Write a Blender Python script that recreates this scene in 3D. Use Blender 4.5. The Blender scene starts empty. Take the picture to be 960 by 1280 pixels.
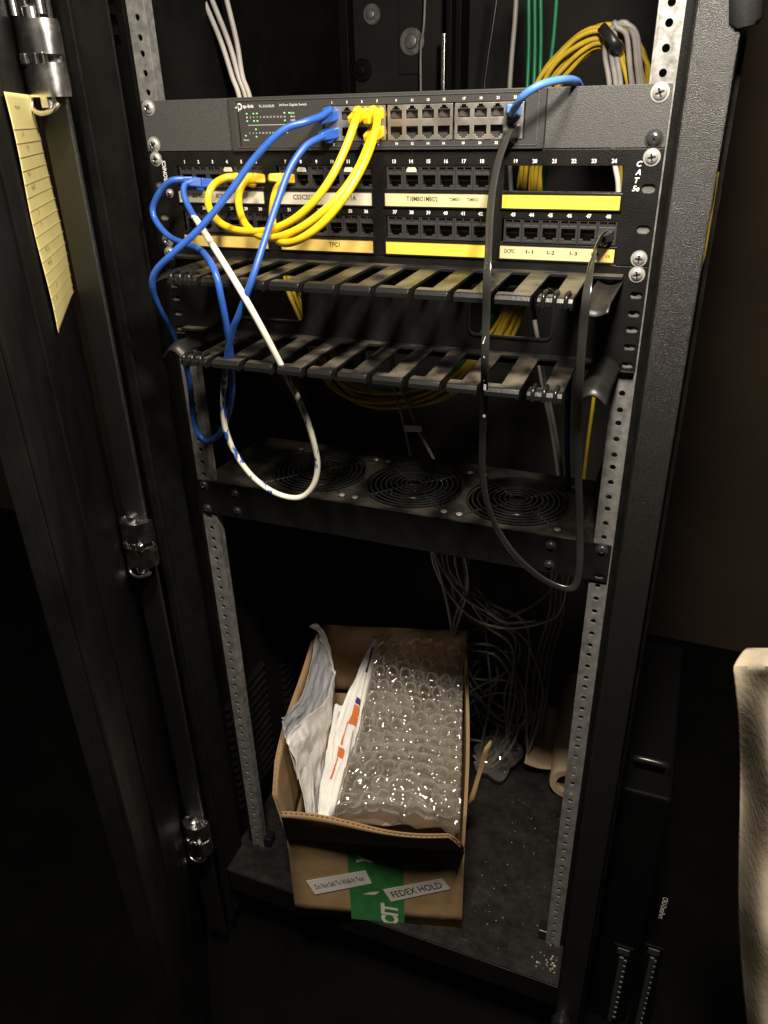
import bpy, math, random
from mathutils import Vector, Matrix, Euler, noise
R = math.radians
random.seed(7)
scene = bpy.context.scene
COL = scene.collection
ZOFF = 1.2                                   # mm coordinates: z = 0 is the top edge of the switch, floor at -1200

def V(x, y, z): return Vector((x/1000, y/1000, z/1000 + ZOFF))

# ------------------------------------------------------------------ camera
CAM = (278.5, -690.3, -12.6)
EUL = Euler((1.08585621, 0.02350656, 0.37348828), 'XYZ')
FPX = 956.24
cd = bpy.data.cameras.new('camera'); cam = bpy.data.objects.new('camera', cd); COL.objects.link(cam)
cam.location = V(*CAM); cam.rotation_euler = EUL
cd.sensor_fit = 'VERTICAL'; cd.sensor_height = 36; cd.lens = FPX/1280*36
cd.clip_start = 0.01; cd.clip_end = 50
scene.camera = cam

# ------------------------------------------------------------------ world, lamp, exposure
w = bpy.data.worlds.new('World'); scene.world = w; w.use_nodes = True
bgn = w.node_tree.nodes['Background']
bgn.inputs[0].default_value = (1.0, 0.8, 0.6, 1); bgn.inputs[1].default_value = 0.002
ld = bpy.data.lights.new('hand_lamp', 'POINT'); ld.energy = 20.0; ld.color = (1.0, 0.91, 0.77); ld.shadow_soft_size = 0.03
lamp = bpy.data.objects.new('hand_lamp', ld); COL.objects.link(lamp); lamp.location = V(262, -336, 225)
cl = bpy.data.lights.new('added_fill_lamp', 'AREA'); cl.shape = 'DISK'; cl.size = 0.22; cl.energy = 32; cl.color = (1.0, 0.9, 0.75)  # unseen fill lamp, added to brighten the box and lower shelf
clo = bpy.data.objects.new('added_fill_lamp', cl); COL.objects.link(clo); clo.location = V(230, -760, 1050)
clo.rotation_euler = (V(60, 100, -900)-clo.location).to_track_quat('-Z', 'Y').to_euler()
vs = scene.view_settings
vs.view_transform = 'Standard'; vs.look = 'None'; vs.exposure = 0.0; vs.gamma = 1.0; vs.use_curve_mapping = False
scene.cycles.max_bounces = 8; scene.cycles.transparent_max_bounces = 24

# ------------------------------------------------------------------ helpers
RM = EUL.to_matrix()
def ray(u, v): return RM @ Vector(((u-480)/FPX, -(v-640)/FPX, -1.0))
def P(u, v, y):
    d = ray(u, v); t = (y - CAM[1])/d.y
    return Vector((CAM[0]+t*d.x, y, CAM[2]+t*d.z))
def PZ(u, v, z):
    d = ray(u, v); t = (z - CAM[2])/d.z
    return Vector((CAM[0]+t*d.x, CAM[1]+t*d.y, z))

def smooth_path(pts, k=8):
    pts = [Vector(p) for p in pts]; out = []
    n = len(pts)
    for i in range(n-1):
        p0 = pts[max(i-1, 0)]; p1 = pts[i]; p2 = pts[i+1]; p3 = pts[min(i+2, n-1)]
        for j in range(k):
            t = j/k; t2 = t*t; t3 = t2*t
            out.append(0.5*((2*p1) + (p2-p0)*t + (2*p0-5*p1+4*p2-p3)*t2 + (3*p1-p0-3*p2+p3)*t3))
    out.append(pts[-1]); return out

class MB:
    def __init__(s): s.v = []; s.f = []; s.a = []
    def add(s, vs, fs):
        b = len(s.v); s.v += [Vector(q) for q in vs]; s.f += [tuple(i+b for i in f) for f in fs]; return s
    def box(s, x0, x1, y0, y1, z0, z1):
        q = [(x, y, z) for x in (x0, x1) for y in (y0, y1) for z in (z0, z1)]
        return s.add(q, [(0,1,3,2), (4,6,7,5), (0,4,5,1), (2,3,7,6), (0,2,6,4), (1,5,7,3)])
    def hexa(s, q):   # 8 corners: bottom 4 (ccw), top 4
        return s.add(q, [(3,2,1,0), (4,5,6,7), (0,1,5,4), (1,2,6,5), (2,3,7,6), (3,0,4,7)])
    def quad(s, a, b, c, d): return s.add([a, b, c, d], [(0,1,2,3)])
    def tube(s, pts, r, n=10, flat=None, up=None, cap=True):
        pts = [Vector(p) for p in pts]; m = len(pts); t0 = (pts[1]-pts[0]).normalized()
        u = Vector(up) if up else (Vector((0,0,1)) if abs(t0.z) < .9 else Vector((1,0,0)))
        vs = []; ln = 0; at = []
        for i in range(m):
            t = (pts[min(i+1, m-1)] - pts[max(i-1, 0)]).normalized()
            if i: ln += (pts[i]-pts[i-1]).length
            u = Vector(up) if (up and flat) else u
            u = (u - t*u.dot(t)).normalized(); b = t.cross(u)
            rr = r[i] if isinstance(r, (list, tuple)) else r
            ru = rr if flat is None else flat
            for k in range(n):
                a = 2*math.pi*k/n
                ca, sa = math.cos(a), math.sin(a)
                if flat is not None: ca, sa = math.copysign(abs(ca)**.6, ca), math.copysign(abs(sa)**.6, sa)
                vs.append(pts[i] + b*(rr*ca) + u*(ru*sa)); at.append(ln)
        fs = [(i*n+k, i*n+(k+1) % n, (i+1)*n+(k+1) % n, (i+1)*n+k) for i in range(m-1) for k in range(n)]
        if cap: fs += [tuple(range(n-1, -1, -1)), tuple((m-1)*n+k for k in range(n))]
        s.a += [0.0]*(len(s.v)-len(s.a)) + at
        return s.add(vs, fs)
    def lathe(s, c, ax, prof, n=20, cap=True):   # prof: (radius, distance along ax)
        c = Vector(c); ax = Vector(ax).normalized()
        e1 = ax.orthogonal().normalized(); e2 = ax.cross(e1)
        vs = [c + ax*h + (e1*math.cos(2*math.pi*k/n) + e2*math.sin(2*math.pi*k/n))*r for r, h in prof for k in range(n)]
        m = len(prof)
        fs = [(i*n+k, i*n+(k+1) % n, (i+1)*n+(k+1) % n, (i+1)*n+k) for i in range(m-1) for k in range(n)]
        if cap: fs += [tuple(range(n-1, -1, -1)), tuple((m-1)*n+k for k in range(n))]
        return s.add(vs, fs)
    def grid(s, fn, nu, nv):
        vs = [fn(i/nu, j/nv) for j in range(nv+1) for i in range(nu+1)]
        return s.add(vs, [(j*(nu+1)+i, j*(nu+1)+i+1, (j+1)*(nu+1)+i+1, (j+1)*(nu+1)+i) for j in range(nv) for i in range(nu)])
    def xf(s, M):
        s.v = [M @ q for q in s.v]; return s
    def build(s, name, mat, parent=None, sharp=35, bevel=0, solid=0):
        me = bpy.data.meshes.new(name)
        me.from_pydata([V(*q) for q in s.v], [], s.f); me.update()
        if s.a:
            s.a += [0.0]*(len(s.v)-len(s.a))
            at = me.attributes.new('run', 'FLOAT', 'POINT'); at.data.foreach_set('value', s.a)
        return link(name, me, mat, parent, sharp, bevel, solid)

def link(name, me, mat, parent=None, sharp=35, bevel=0, solid=0):
    me.materials.clear(); me.materials.append(mat)
    if sharp:
        me.polygons.foreach_set('use_smooth', [True]*len(me.polygons)); me.set_sharp_from_angle(angle=R(sharp))
    o = bpy.data.objects.new(name, me); COL.objects.link(o)
    if parent: attach(o, parent)
    if solid:
        md = o.modifiers.new('thickness', 'SOLIDIFY'); md.thickness = solid/1000; md.offset = 0
    if bevel:
        md = o.modifiers.new('bevel', 'BEVEL'); md.width = bevel/1000; md.segments = 2; md.limit_method = 'ANGLE'; md.angle_limit = R(40)
    return o
def attach(o, parent):
    o.parent = parent
    if parent.type == 'EMPTY': o.matrix_parent_inverse = Matrix.Translation(-parent.location)
def tag(o, label, cat, group=None):
    o['label'] = label; o['category'] = cat
    if group: o['group'] = group
    return o
def thing(name, label, cat, at, group=None):
    o = bpy.data.objects.new(name, None); COL.objects.link(o); o.location = V(*at); o.empty_display_size = .05
    return tag(o, label, cat, group)
def struct(o): o['kind'] = 'structure'; return o

# flat plates with real holes, from 2D curves
def rr(x0, x1, z0, z1, r=0, n=5):
    if r <= 0: return [(x0,z0), (x1,z0), (x1,z1), (x0,z1)]
    out = []
    for cx, cz, a0 in ((x1-r, z0+r, -90), (x1-r, z1-r, 0), (x0+r, z1-r, 90), (x0+r, z0+r, 180)):
        for i in range(n+1):
            a = R(a0+90*i/n); out.append((cx+r*math.cos(a), cz+r*math.sin(a)))
    return out
def circ(x, z, r, n=14): return [(x+r*math.cos(2*math.pi*i/n), z+r*math.sin(2*math.pi*i/n)) for i in range(n)]
def curve_mesh(polys, thick, bev=0):
    cu = bpy.data.curves.new('outline', 'CURVE'); cu.dimensions = '2D'; cu.fill_mode = 'BOTH'
    cu.extrude = max(thick/2-bev, 0.0); cu.bevel_depth = bev; cu.bevel_resolution = 1; cu.offset = -bev
    for p in polys:
        sp = cu.splines.new('POLY'); sp.points.add(len(p)-1)
        for i, (a, b) in enumerate(p): sp.points[i].co = (a, b, 0, 1)
        sp.use_cyclic_u = True
    ob = bpy.data.objects.new('outline', cu); COL.objects.link(ob)
    dg = bpy.context.evaluated_depsgraph_get(); me = bpy.data.meshes.new_from_object(ob.evaluated_get(dg))
    vs = [q.co.copy() for q in me.vertices]; fs = [tuple(p.vertices) for p in me.polygons]
    bpy.data.objects.remove(ob); bpy.data.curves.remove(cu); bpy.data.meshes.remove(me)
    return vs, fs
def plate(outer, holes, y0, y1, bev=0.3):     # outline in x,z; front at y0
    vs, fs = curve_mesh([outer]+holes, y1-y0, bev)
    mb = MB(); mb.add([(q.x, (y0+y1)/2-q.z, q.y) for q in vs], fs); return mb
GLYPH = {}
def glyphs(txt, weight=0.0, shear=0.0):
    k = (txt, weight, shear)
    if k not in GLYPH:
        cu = bpy.data.curves.new('lettering', 'FONT'); cu.body = txt; cu.size = 1; cu.align_x = 'CENTER'; cu.align_y = 'CENTER'
        cu.offset = weight; cu.shear = shear; cu.resolution_u = 2
        ob = bpy.data.objects.new('lettering', cu); COL.objects.link(ob)
        dg = bpy.context.evaluated_depsgraph_get(); me = bpy.data.meshes.new_from_object(ob.evaluated_get(dg))
        vs = [q.co.copy() for q in me.vertices]; fs = [tuple(p.vertices) for p in me.polygons]
        bpy.data.objects.remove(ob); bpy.data.curves.remove(cu); bpy.data.meshes.remove(me)
        xs = [q.x for q in vs]; zs = [q.y for q in vs]; cx = (min(xs)+max(xs))/2; cz = (min(zs)+max(zs))/2
        GLYPH[k] = ([Vector((q.x-cx, q.y-cz, 0)) for q in vs], fs, max(xs)-min(xs), max(zs)-min(zs))
    return GLYPH[k]
def write(mb, txt, c, h, right=(1,0,0), up=(0,0,1), width=None, weight=0.0, shear=0.0):
    """h = height of the letters; centred at c"""
    vs, fs, gw, gh = glyphs(txt, weight, shear)
    s = h/gh; sx = s if width is None else width/gw
    c = Vector(c); right = Vector(right).normalized(); up = Vector(up).normalized()
    mb.add([c + right*(q.x*sx) + up*(q.y*s) for q in vs], fs)

# ------------------------------------------------------------------ materials
MATS = {}
def mat(name, col, rough=.5, metal=0.0, bump=0.0, bscale=400, vary=0.0, vscale=30, spec=.5, rvary=0.0, coat=0, sheen=0, emit=0, dust=0.0, dustcol=(.3,.26,.2)):
    if name in MATS: return MATS[name]
    m = bpy.data.materials.new(name); m.use_nodes = True; nt = m.node_tree; b = nt.nodes['Principled BSDF']
    b.inputs['Base Color'].default_value = (*col, 1); b.inputs['Roughness'].default_value = rough; b.inputs['Metallic'].default_value = metal
    b.inputs['Specular IOR Level'].default_value = spec; b.inputs['Coat Weight'].default_value = coat
    if emit:
        b.inputs['Emission Color'].default_value = (*col, 1); b.inputs['Emission Strength'].default_value = emit
    tc = nt.nodes.new('ShaderNodeTexCoord')
    def nz(scale, detail=4):
        n = nt.nodes.new('ShaderNodeTexNoise'); n.inputs['Scale'].default_value = scale; n.inputs['Detail'].default_value = detail
        nt.links.new(tc.outputs['Object'], n.inputs['Vector']); return n
    last = None
    if vary:
        n = nz(vscale); mx = nt.nodes.new('ShaderNodeMix'); mx.data_type = 'RGBA'
        mx.inputs['A'].default_value = (*[c*(1-vary) for c in col], 1); mx.inputs['B'].default_value = (*[min(c*(1+vary), 1) for c in col], 1)
        rp = nt.nodes.new('ShaderNodeValToRGB'); rp.color_ramp.elements[0].position = .35; rp.color_ramp.elements[1].position = .65
        nt.links.new(n.outputs['Fac'], rp.inputs['Fac']); nt.links.new(rp.outputs['Color'], mx.inputs['Factor']); last = mx.outputs['Result']
        nt.links.new(last, b.inputs['Base Color'])
    if dust:
        n = nz(28, 8); rp = nt.nodes.new('ShaderNodeValToRGB'); rp.color_ramp.elements[0].position = .42; rp.color_ramp.elements[1].position = .72
        geo = nt.nodes.new('ShaderNodeNewGeometry'); sx = nt.nodes.new('ShaderNodeSeparateXYZ'); nt.links.new(geo.outputs['Normal'], sx.inputs[0])
        mr = nt.nodes.new('ShaderNodeMapRange'); mr.inputs['From Min'].default_value = .5; mr.inputs['From Max'].default_value = 1
        mr.inputs['To Max'].default_value = dust
        nt.links.new(sx.outputs['Z'], mr.inputs['Value']); nt.links.new(n.outputs['Fac'], rp.inputs['Fac'])
        mu = nt.nodes.new('ShaderNodeMath'); mu.operation = 'MULTIPLY_ADD'; nt.links.new(rp.outputs['Color'], mu.inputs[0]); nt.links.new(mr.outputs[0], mu.inputs[1])
        mu.inputs[2].default_value = 0
        mx = nt.nodes.new('ShaderNodeMix'); mx.data_type = 'RGBA'
        if last: nt.links.new(last, mx.inputs['A'])
        else: mx.inputs['A'].default_value = (*col, 1)
        mx.inputs['B'].default_value = (*dustcol, 1); nt.links.new(mu.outputs[0], mx.inputs['Factor']); nt.links.new(mx.outputs['Result'], b.inputs['Base Color'])
    if rvary:
        n = nz(vscale*2); mr = nt.nodes.new('ShaderNodeMapRange'); mr.inputs['From Min'].default_value = .3; mr.inputs['From Max'].default_value = .7
        mr.inputs['To Min'].default_value = rough-rvary; mr.inputs['To Max'].default_value = rough+rvary
        nt.links.new(n.outputs['Fac'], mr.inputs['Value']); nt.links.new(mr.outputs[0], b.inputs['Roughness'])
    if bump:
        n = nz(bscale, 3); bp = nt.nodes.new('ShaderNodeBump'); bp.inputs['Strength'].default_value = bump; bp.inputs['Distance'].default_value = .001
        nt.links.new(n.outputs['Fac'], bp.inputs['Height']); nt.links.new(bp.outputs[0], b.inputs['Normal'])
    MATS[name] = m; return m

POWDER = mat('black_powder_coat', (.009,.0083,.0076), .33, bump=.8, bscale=1500, vary=.6, vscale=1000, spec=.75, rvary=.08)
DOORM = mat('shaded_cabinet_paint', (.007,.0065,.006), .45, bump=.25, bscale=700, vary=.3, vscale=12, spec=.12, rvary=.12)  # darker copy of the cabinet paint, the door's shade put into its colour
INNER = mat('black_inner_sheet', (.007,.0066,.006), .5, bump=.3, bscale=500, spec=.1, rvary=.12, vary=.2)
BACKP = mat('dark_grey_back_panel', (.024,.0225,.021), .6, bump=.4, bscale=600, spec=.1, vary=.15, vscale=15)
GALV = mat('galvanised_steel', (.25,.245,.235), .42, metal=.5, vary=.25, vscale=90, rvary=.12, bump=.1, bscale=300)
CHROME = mat('chrome', (.8,.79,.77), .24, metal=1, rvary=.06, vscale=40)
SCREWM = mat('screw_steel', (.6,.58,.55), .3, metal=.6)
SCREWB = mat('black_screw', (.03,.03,.03), .3, spec=.6)
GREYP = mat('grey_switch_paint', (.06,.058,.057), .5, bump=.5, bscale=900, vary=.12, vscale=600, spec=.4)
GREYF = mat('grey_switch_bezel', (.042,.041,.04), .42, bump=.15, bscale=900, spec=.4)
PANELB = mat('black_panel_paint', (.008,.0077,.0073), .4, bump=.35, bscale=800, spec=.25, vary=.2, vscale=60, dust=.3)
PLAST = mat('black_plastic', (.009,.009,.009), .28, spec=.5, bump=.1, bscale=500)
DUSTY = mat('dusty_black_plastic', (.012,.0115,.011), .3, spec=.5, bump=.2, bscale=400, dust=.7, dustcol=(.2,.17,.13))
TRAYM = mat('dusty_black_tray', (.02,.0187,.0175), .45, spec=.25, bump=.3, bscale=500, dust=.55, dustcol=(.16,.14,.11))
WIRE = mat('black_grille_wire', (.03,.03,.03), .16, spec=1.0)
JACK = mat('dark_jack_plastic', (.032,.031,.03), .4)
PORTM = mat('port_shield', (.55,.52,.47), .35, metal=.85, rvary=.1)
GOLD = mat('gold_contacts', (.75,.5,.2), .25, metal=1)
INK = mat('white_ink', (.75,.74,.7), .6)
BLKINK = mat('black_ink', (.02,.02,.02), .6)
LED = mat('green_led', (.25,1,.3), .4, emit=.35)
LBLW = mat('off_white_label', (.58,.54,.43), .55, vary=.06, vscale=40)
LBLC = mat('cream_label', (.6,.53,.29), .5, vary=.06, vscale=40)
LBLY = mat('yellow_label', (.72,.58,.07), .45, vary=.08, vscale=40)
LBLT = mat('amber_label', (.68,.48,.13), .4, vary=.2, vscale=25)
BLUE = mat('blue_cable', (.028,.1,.42), .32, vary=.12, vscale=60, spec=.5)
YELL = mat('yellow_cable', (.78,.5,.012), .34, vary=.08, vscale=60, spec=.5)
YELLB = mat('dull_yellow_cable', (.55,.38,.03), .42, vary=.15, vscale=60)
GREYC = mat('grey_cable', (.3,.28,.265), .45, vary=.12, vscale=50)
WHITEC = mat('pale_grey_cable', (.6,.56,.52), .45, vary=.08, vscale=50)
GREENC = mat('green_cable', (.01,.2,.08), .42, vary=.15, vscale=50)
BLACKC = mat('black_cable', (.015,.015,.015), .35, spec=.5)
FLATC = mat('black_flat_cable', (.03,.029,.027), .22, spec=1.0, bump=.15, bscale=250, rvary=.08)
KRAFT = mat('kraft_paper', (.55,.42,.27), .7, vary=.08, vscale=80, bump=.2, bscale=200)
CARD = mat('cardboard', (.36,.235,.115), .75, vary=.12, vscale=35, bump=.2, bscale=300)
CARDE = mat('cardboard_edge', (.5,.37,.22), .8)
GREENI = mat('green_print', (.035,.2,.05), .6, vary=.12, vscale=60)
MAILER = mat('white_mailer', (.82,.8,.77), .4, bump=.6, bscale=90, vary=.06, vscale=40)
MAILIN = mat('grey_mailer_lining', (.42,.42,.45), .4, bump=.3, bscale=80)
ORANGE = mat('orange_print', (.6,.15,.04), .5)
PURPLE = mat('purple_print', (.06,.03,.16), .5)
STICK = mat('white_sticker', (.72,.7,.66), .5)
NOTE = mat('yellow_note_paper', (.76,.66,.27), .7, vary=.06, vscale=20)
PENCIL = mat('pencil_line', (.33,.27,.12), .8)
BEIGE = mat('beige_fabric', (.55,.46,.34), .85, bump=.4, bscale=150, vary=.06)
FLOORM = mat('dark_floor', (.002,.0019,.0018), .8, spec=.05, vary=.3, vscale=8)
WALLM = mat('brown_wall', (.032,.0235,.015), .85, spec=.1, vary=.12, vscale=6, bump=.2, bscale=60)
PCM = mat('black_computer_case', (.003,.003,.003), .5, spec=.06, bump=.15, bscale=500)
PCG = mat('dark_grey_bay', (.03,.029,.027), .4)
DUSTM = mat('pale_debris', (.4,.34,.26), .8, vary=.5, vscale=200)

def screw(mb, x, y, z, r=4.4):                # pan head facing -y with a cross recess
    mb.lathe((x, y, z), (0,-1,0), [(r+1.6, 0), (r+1.6, .6), (r, .7), (r*.98, 1.3), (r*.8, 2.2), (r*.5, 2.7), (r*.42, 2.2)], 18)
    return mb
def cross(mb, x, y, z, r=4.4, a=.5):
    for k in (a, a+math.pi/2):
        c, s = math.cos(k), math.sin(k); L = r*.62; t = r*.14
        q = [(x+c*i*L - s*j*t, y-yy, z+s*i*L + c*j*t) for yy in (2.0, 2.75) for i, j in ((-1,-1), (1,-1), (1,1), (-1,1))]
        mb.hexa(q)
    return mb
def add_screw(parent, x, y, z, r=4.4, m=None, a=None):
    o = screw(MB(), x, y, z, r).build('screw', m or SCREWM, parent, 40)
    cross(MB(), x, y, z, r, random.random()*3 if a is None else a).build('cross_recess', SCREWB, o, 0)
    return o

# ================================================================== the setting
fl = MB().grid(lambda i, j: Vector((-3000+6000*i, -3000+6000*j, -1200)), 4, 4).build('floor', FLOORM); struct(fl)
wl = MB().box(-3000, 3000, 1000, 1040, -1200, 1500).build('wall', WALLM); struct(wl)

# ================================================================== cabinet
cab = thing('server_cabinet', 'black steel network cabinet with open door and perforated mounting rails', 'cabinet', (0, 200, -1200))
ZT, ZB = 330, -1150
for sx in (-1, 1):                               # corner posts
    pl_ = 254 if sx > 0 else 251
    MB().box(min(sx*pl_, sx*281.5), max(sx*pl_, sx*281.5), -92, -87, ZB, ZT).box(min(sx*277, sx*280.5), max(sx*277, sx*280.5), -87.2, 20, ZB, ZT).build('post', POWDER, cab, 0, 1.2)
    MB().box(min(sx*268, sx*283), max(sx*268, sx*283), 560, 600, ZB, ZT).build('post', INNER, cab, 0, 1)
    MB().box(min(sx*251, sx*262), max(sx*251, sx*262), -67, -63, ZB, ZT).box(min(sx*258, sx*262), max(sx*258, sx*262), -63, -8, ZB, ZT).build('inner_flange', INNER, cab, 0, 1)
MB().box(283, 286, -60, 600, ZB, ZT).build('side_panel', INNER, cab, 0)
lsp = MB().box(-286, -283, -60, 600, ZB, ZT).build('side_panel', INNER, cab, 0)
MB().box(-286, 286, -92, 600, ZT, ZT+20).build('top_panel', INNER, cab, 0)
bp = MB().box(-268, 268, 585, 588, ZB, ZT).build('back_panel', BACKP, cab, 0)
# louvre slots of the left side panel: proud ribs either side of a dark slit
for k in range(14):
    z = -800 - k*16
    for y0 in (30, 200):
        MB().hexa([(-283,y0,z-5), (-277,y0+3,z-6), (-277,y0+117,z-6), (-283,y0+120,z-5), (-283,y0,z+4), (-281,y0+3,z-1), (-281,y0+117,z-1), (-283,y0+120,z+4)]).build('louvre', INNER, lsp, 0)
for k in range(3):
    z = 95 - k*17
    MB().hexa([(-283,5,z-3), (-279,7,z-4), (-279,31,z-4), (-283,33,z-3), (-283,5,z+3), (-281,7,z), (-281,31,z), (-283,33,z+3)]).build('louvre', INNER, lsp, 0)
# rear strut and bolts on the back panel
strut = MB().box(-92, -84, 540, 584, -300, ZT).box(-100, -92, 520, 545, -300, ZT).build('rear_strut', INNER, cab, 0, .8)
MB().box(-106, -101, 518, 522, -60, 80).build('strut_edge', CHROME, strut, 0, .6)
for (u, v, r, m) in ((465, 18, 14, GALV), (515, 52, 20, GALV), (453, 88, 16, INNER)):
    q = P(u, v, 584); q2 = (q.x, 584, q.z)
    b = MB().lathe(q2, (0,-1,0), [(r, 0), (r, 2), (r*.9, 3.5), (r*.5, 4), (r*.45, 8), (r*.3, 9)], 24).build('bolt', m, cab, 30)
MB().box(P(498,0,582).x, P(528,0,582).x, 580.5, 584, P(498,93,582).z, 200).build('cover_plate', BACKP, cab, 0, .6)
for k in range(2):
    for j in range(3):
        q = P(308+11*j, 41+13*k, 582)
        MB().box(q.x-6, q.x+5, 579, 584, q.z-1.6, q.z+1.6).build('vent_rib', INNER, cab, 0, .4)

# mounting rails: real holes, three to every rack unit
def hole_zs():
    u = 7
    while u > -24:
        for d in (6.35, 22.225, 38.1): yield u*44.45 - d
        u -= 1
for sx in (-1, 1):
    a, b = sorted((sx*225.5, sx*242.5))
    zs = [z for z in hole_zs() if z < ZT-10]
    rm = MB(); zz = sorted(zs); n = 16; hx = sx*232.55
    for i, z in enumerate(zz):
        zlo = min(zs)-10 if i == 0 else (zz[i-1]+z)/2; zhi = ZT-8 if i == len(zz)-1 else (z+zz[i+1])/2
        ring = []; outer = []
        for k in range(n):
            t = 2*math.pi*(k+.5)/n; c, q = math.cos(t), math.sin(t); ring.append((hx+2.9*c, z+2.9*q))
            sc = min(((b-hx) if c > 0 else (hx-a))/max(abs(c), 1e-6), ((zhi-z) if q > 0 else (z-zlo))/max(abs(q), 1e-6)); outer.append([hx+sc*c, z+sc*q])
        for cx, cz in ((b, zhi), (a, zhi), (a, zlo), (b, zlo)):      # snap the nearest outline vertex to each corner
            k = min(range(n), key=lambda k: (outer[k][0]-cx)**2+(outer[k][1]-cz)**2); outer[k] = [cx, cz]
        vs_ = [(x, 0, q) for x, q in outer]+[(x, 0, q) for x, q in ring]+[(x, 2.2, q) for x, q in ring]
        rm.add(vs_, [f for k in range(n) for f in ((k, (k+1) % n, n+(k+1) % n, n+k)[::-1], (n+k, n+(k+1) % n, 2*n+(k+1) % n, 2*n+k)[::-1])])
    rm.box(a, b, 2.2, 2.4, min(zs)-10, min(zs)-9); rm.box(b-.4, b, .02, 2.4, min(zs)-10, ZT-8); rm.box(a, a+.4, .02, 2.4, min(zs)-10, ZT-8)
    rail = rm.build('mounting_rail', GALV, cab, 30)
    i0, i1 = sorted((sx*223.3, sx*225.5))
    MB().box(i0, i1, 0.6, 13, min(zs)-10, ZT-8).build('rail_return', GALV, rail, 0, .4)
    o0, o1 = sorted((sx*242.5, sx*250))
    MB().box(o0, o1, 4, 40, min(zs)-10, ZT-8).build('rail_backing', INNER, rail, 0)
    MB().box(*sorted((sx*212, sx*224)), 2.5, 20, -1046, -1026).build('rail_foot', PLAST, rail, 0, 1)
# base shelf with rolled front edge, caster knob
base = MB().box(-266, 266, -54, 585, -1049, -1045).build('base_shelf', mat('dark_base_shelf', (.012,.0112,.0105), .5, bump=.5, bscale=250, vary=.3, vscale=60, rvary=.1, spec=.2, dust=.12, dustcol=(.1,.09,.075)), cab, 0, .6)
MB().box(-251, 251, -57, -54, -1085, -1043).build('front_lip', DOORM, base, 0, .8)
q = PZ(716, 1206, -1030)
MB().lathe((262, -92, -1040), (0,-1,0), [(9,0), (9,4), (12,5), (13,9), (12,16), (8,19), (3,20)], 24).build('knob', PLAST, cab, 35)
# latch at the right post (rounded black handle hanging beside it)
a = P(932, -40, -88); b = P(932, 34, -88)
MB().tube([a, a.lerp(b,.5), b.lerp(a,.1), b], [10,10,10,7], 16, flat=7, up=(0,1,0)).build('latch_handle', PLAST, cab, 60)

# door: half open, swung towards the left of the camera
TH = R(35.6); DA = Vector((-284, -100, 0)); Dd = Vector((math.sin(TH), -math.cos(TH), 0)); Dn = Vector((math.cos(TH), math.sin(TH), 0))
DM = Matrix.Translation(DA) @ Matrix(((Dd.x, -Dn.x, 0, 0), (Dd.y, -Dn.y, 0, 0), (0, 0, 1, 0), (0, 0, 0, 1)))   # local x along door, y away from inner face, z up
DOORW = 318
door = MB().box(-14, DOORW, 0, 16, ZB, ZT).xf(DM).build('door', DOORM, cab, 0, 1.5)
MB().box(DOORW-40, DOORW, -3.5, 0.2, ZB+4, ZT-4).xf(DM).build('free_edge_hem', DOORM, door, 0, 1)
MB().box(196, 199, -2.5, 0.2, ZB+4, ZT-4).xf(DM).build('stiffener_seam', DOORM, door, 0, .8)
MB().box(DOORW-1, DOORW+3, 8, 16.2, ZB+2, ZT-2).xf(DM).build('outer_return', DOORM, door, 0, .8)

def hinge(z, x=-257, y=-96):
    h = MB().box(x-17, x+15, y-2, y+4, z-26, z+26).build('hinge', CHROME, cab, 0, 1)
    for s_ in (-1, 1):
        pr = [(-19,-2), (-18,-11), (-13,-17), (-5,-19.5), (5,-19), (13,-15), (17,-8), (18,-1)]
        vs = [(x+a, y+b, z+s_*t) for t in (3, 28) for a, b in pr] + [(x+a*.88, y+b*.84+.4, z+s_*t) for t in (3, 28) for a, b in pr]
        n = len(pr); fs = []
        for i in range(n-1):
            fs += [(i, i+1, n+i+1, n+i), (2*n+i, 3*n+i, 3*n+i+1, 2*n+i+1), (i, 2*n+i, 2*n+i+1, i+1), (n+i, n+i+1, 3*n+i+1, 3*n+i)]
        if s_ < 0: fs = [f[::-1] for f in fs]
        m = MB(); m.add(vs, fs); m.build('hinge_leaf', CHROME, h, 50)
    MB().lathe((x, y-10, z-36), (0,0,1), [(6.5,0), (6.5,72), (4,74)], 18).build('hinge_pin', CHROME, h, 40)
    for dx in (-9, 2, 10): MB().box(x+dx-3, x+dx+3, y-20.5, y-15, z-4, z+4).build('hinge_tooth', CHROME, h, 0, 1)
    MB().tube(smooth_path([(x-14,y-14,z-28), (x-13,y-16,z-36), (x-4,y-18,z-40), (x+8,y-16,z-38), (x+12,y-12,z-33)], 5), 2.2, 8).build('hinge_spring', CHROME, h, 60)
    return h
hinge(31); hinge(-435); hinge(-915)
for dx, ww in ((-17, 7), (-5, 7), (10, 8)):
    MB().tube([(-257+dx, -106, 62), (-257+dx, -106, 200)], ww/2, 12, cap=True).build('hinge_rod', CHROME if dx != -5 else PLAST, cab, 60)
MB().box(-280, -277, -100, -92, 58, 210).build('hinge_plate_edge', CHROME, cab, 0, .5)

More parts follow.
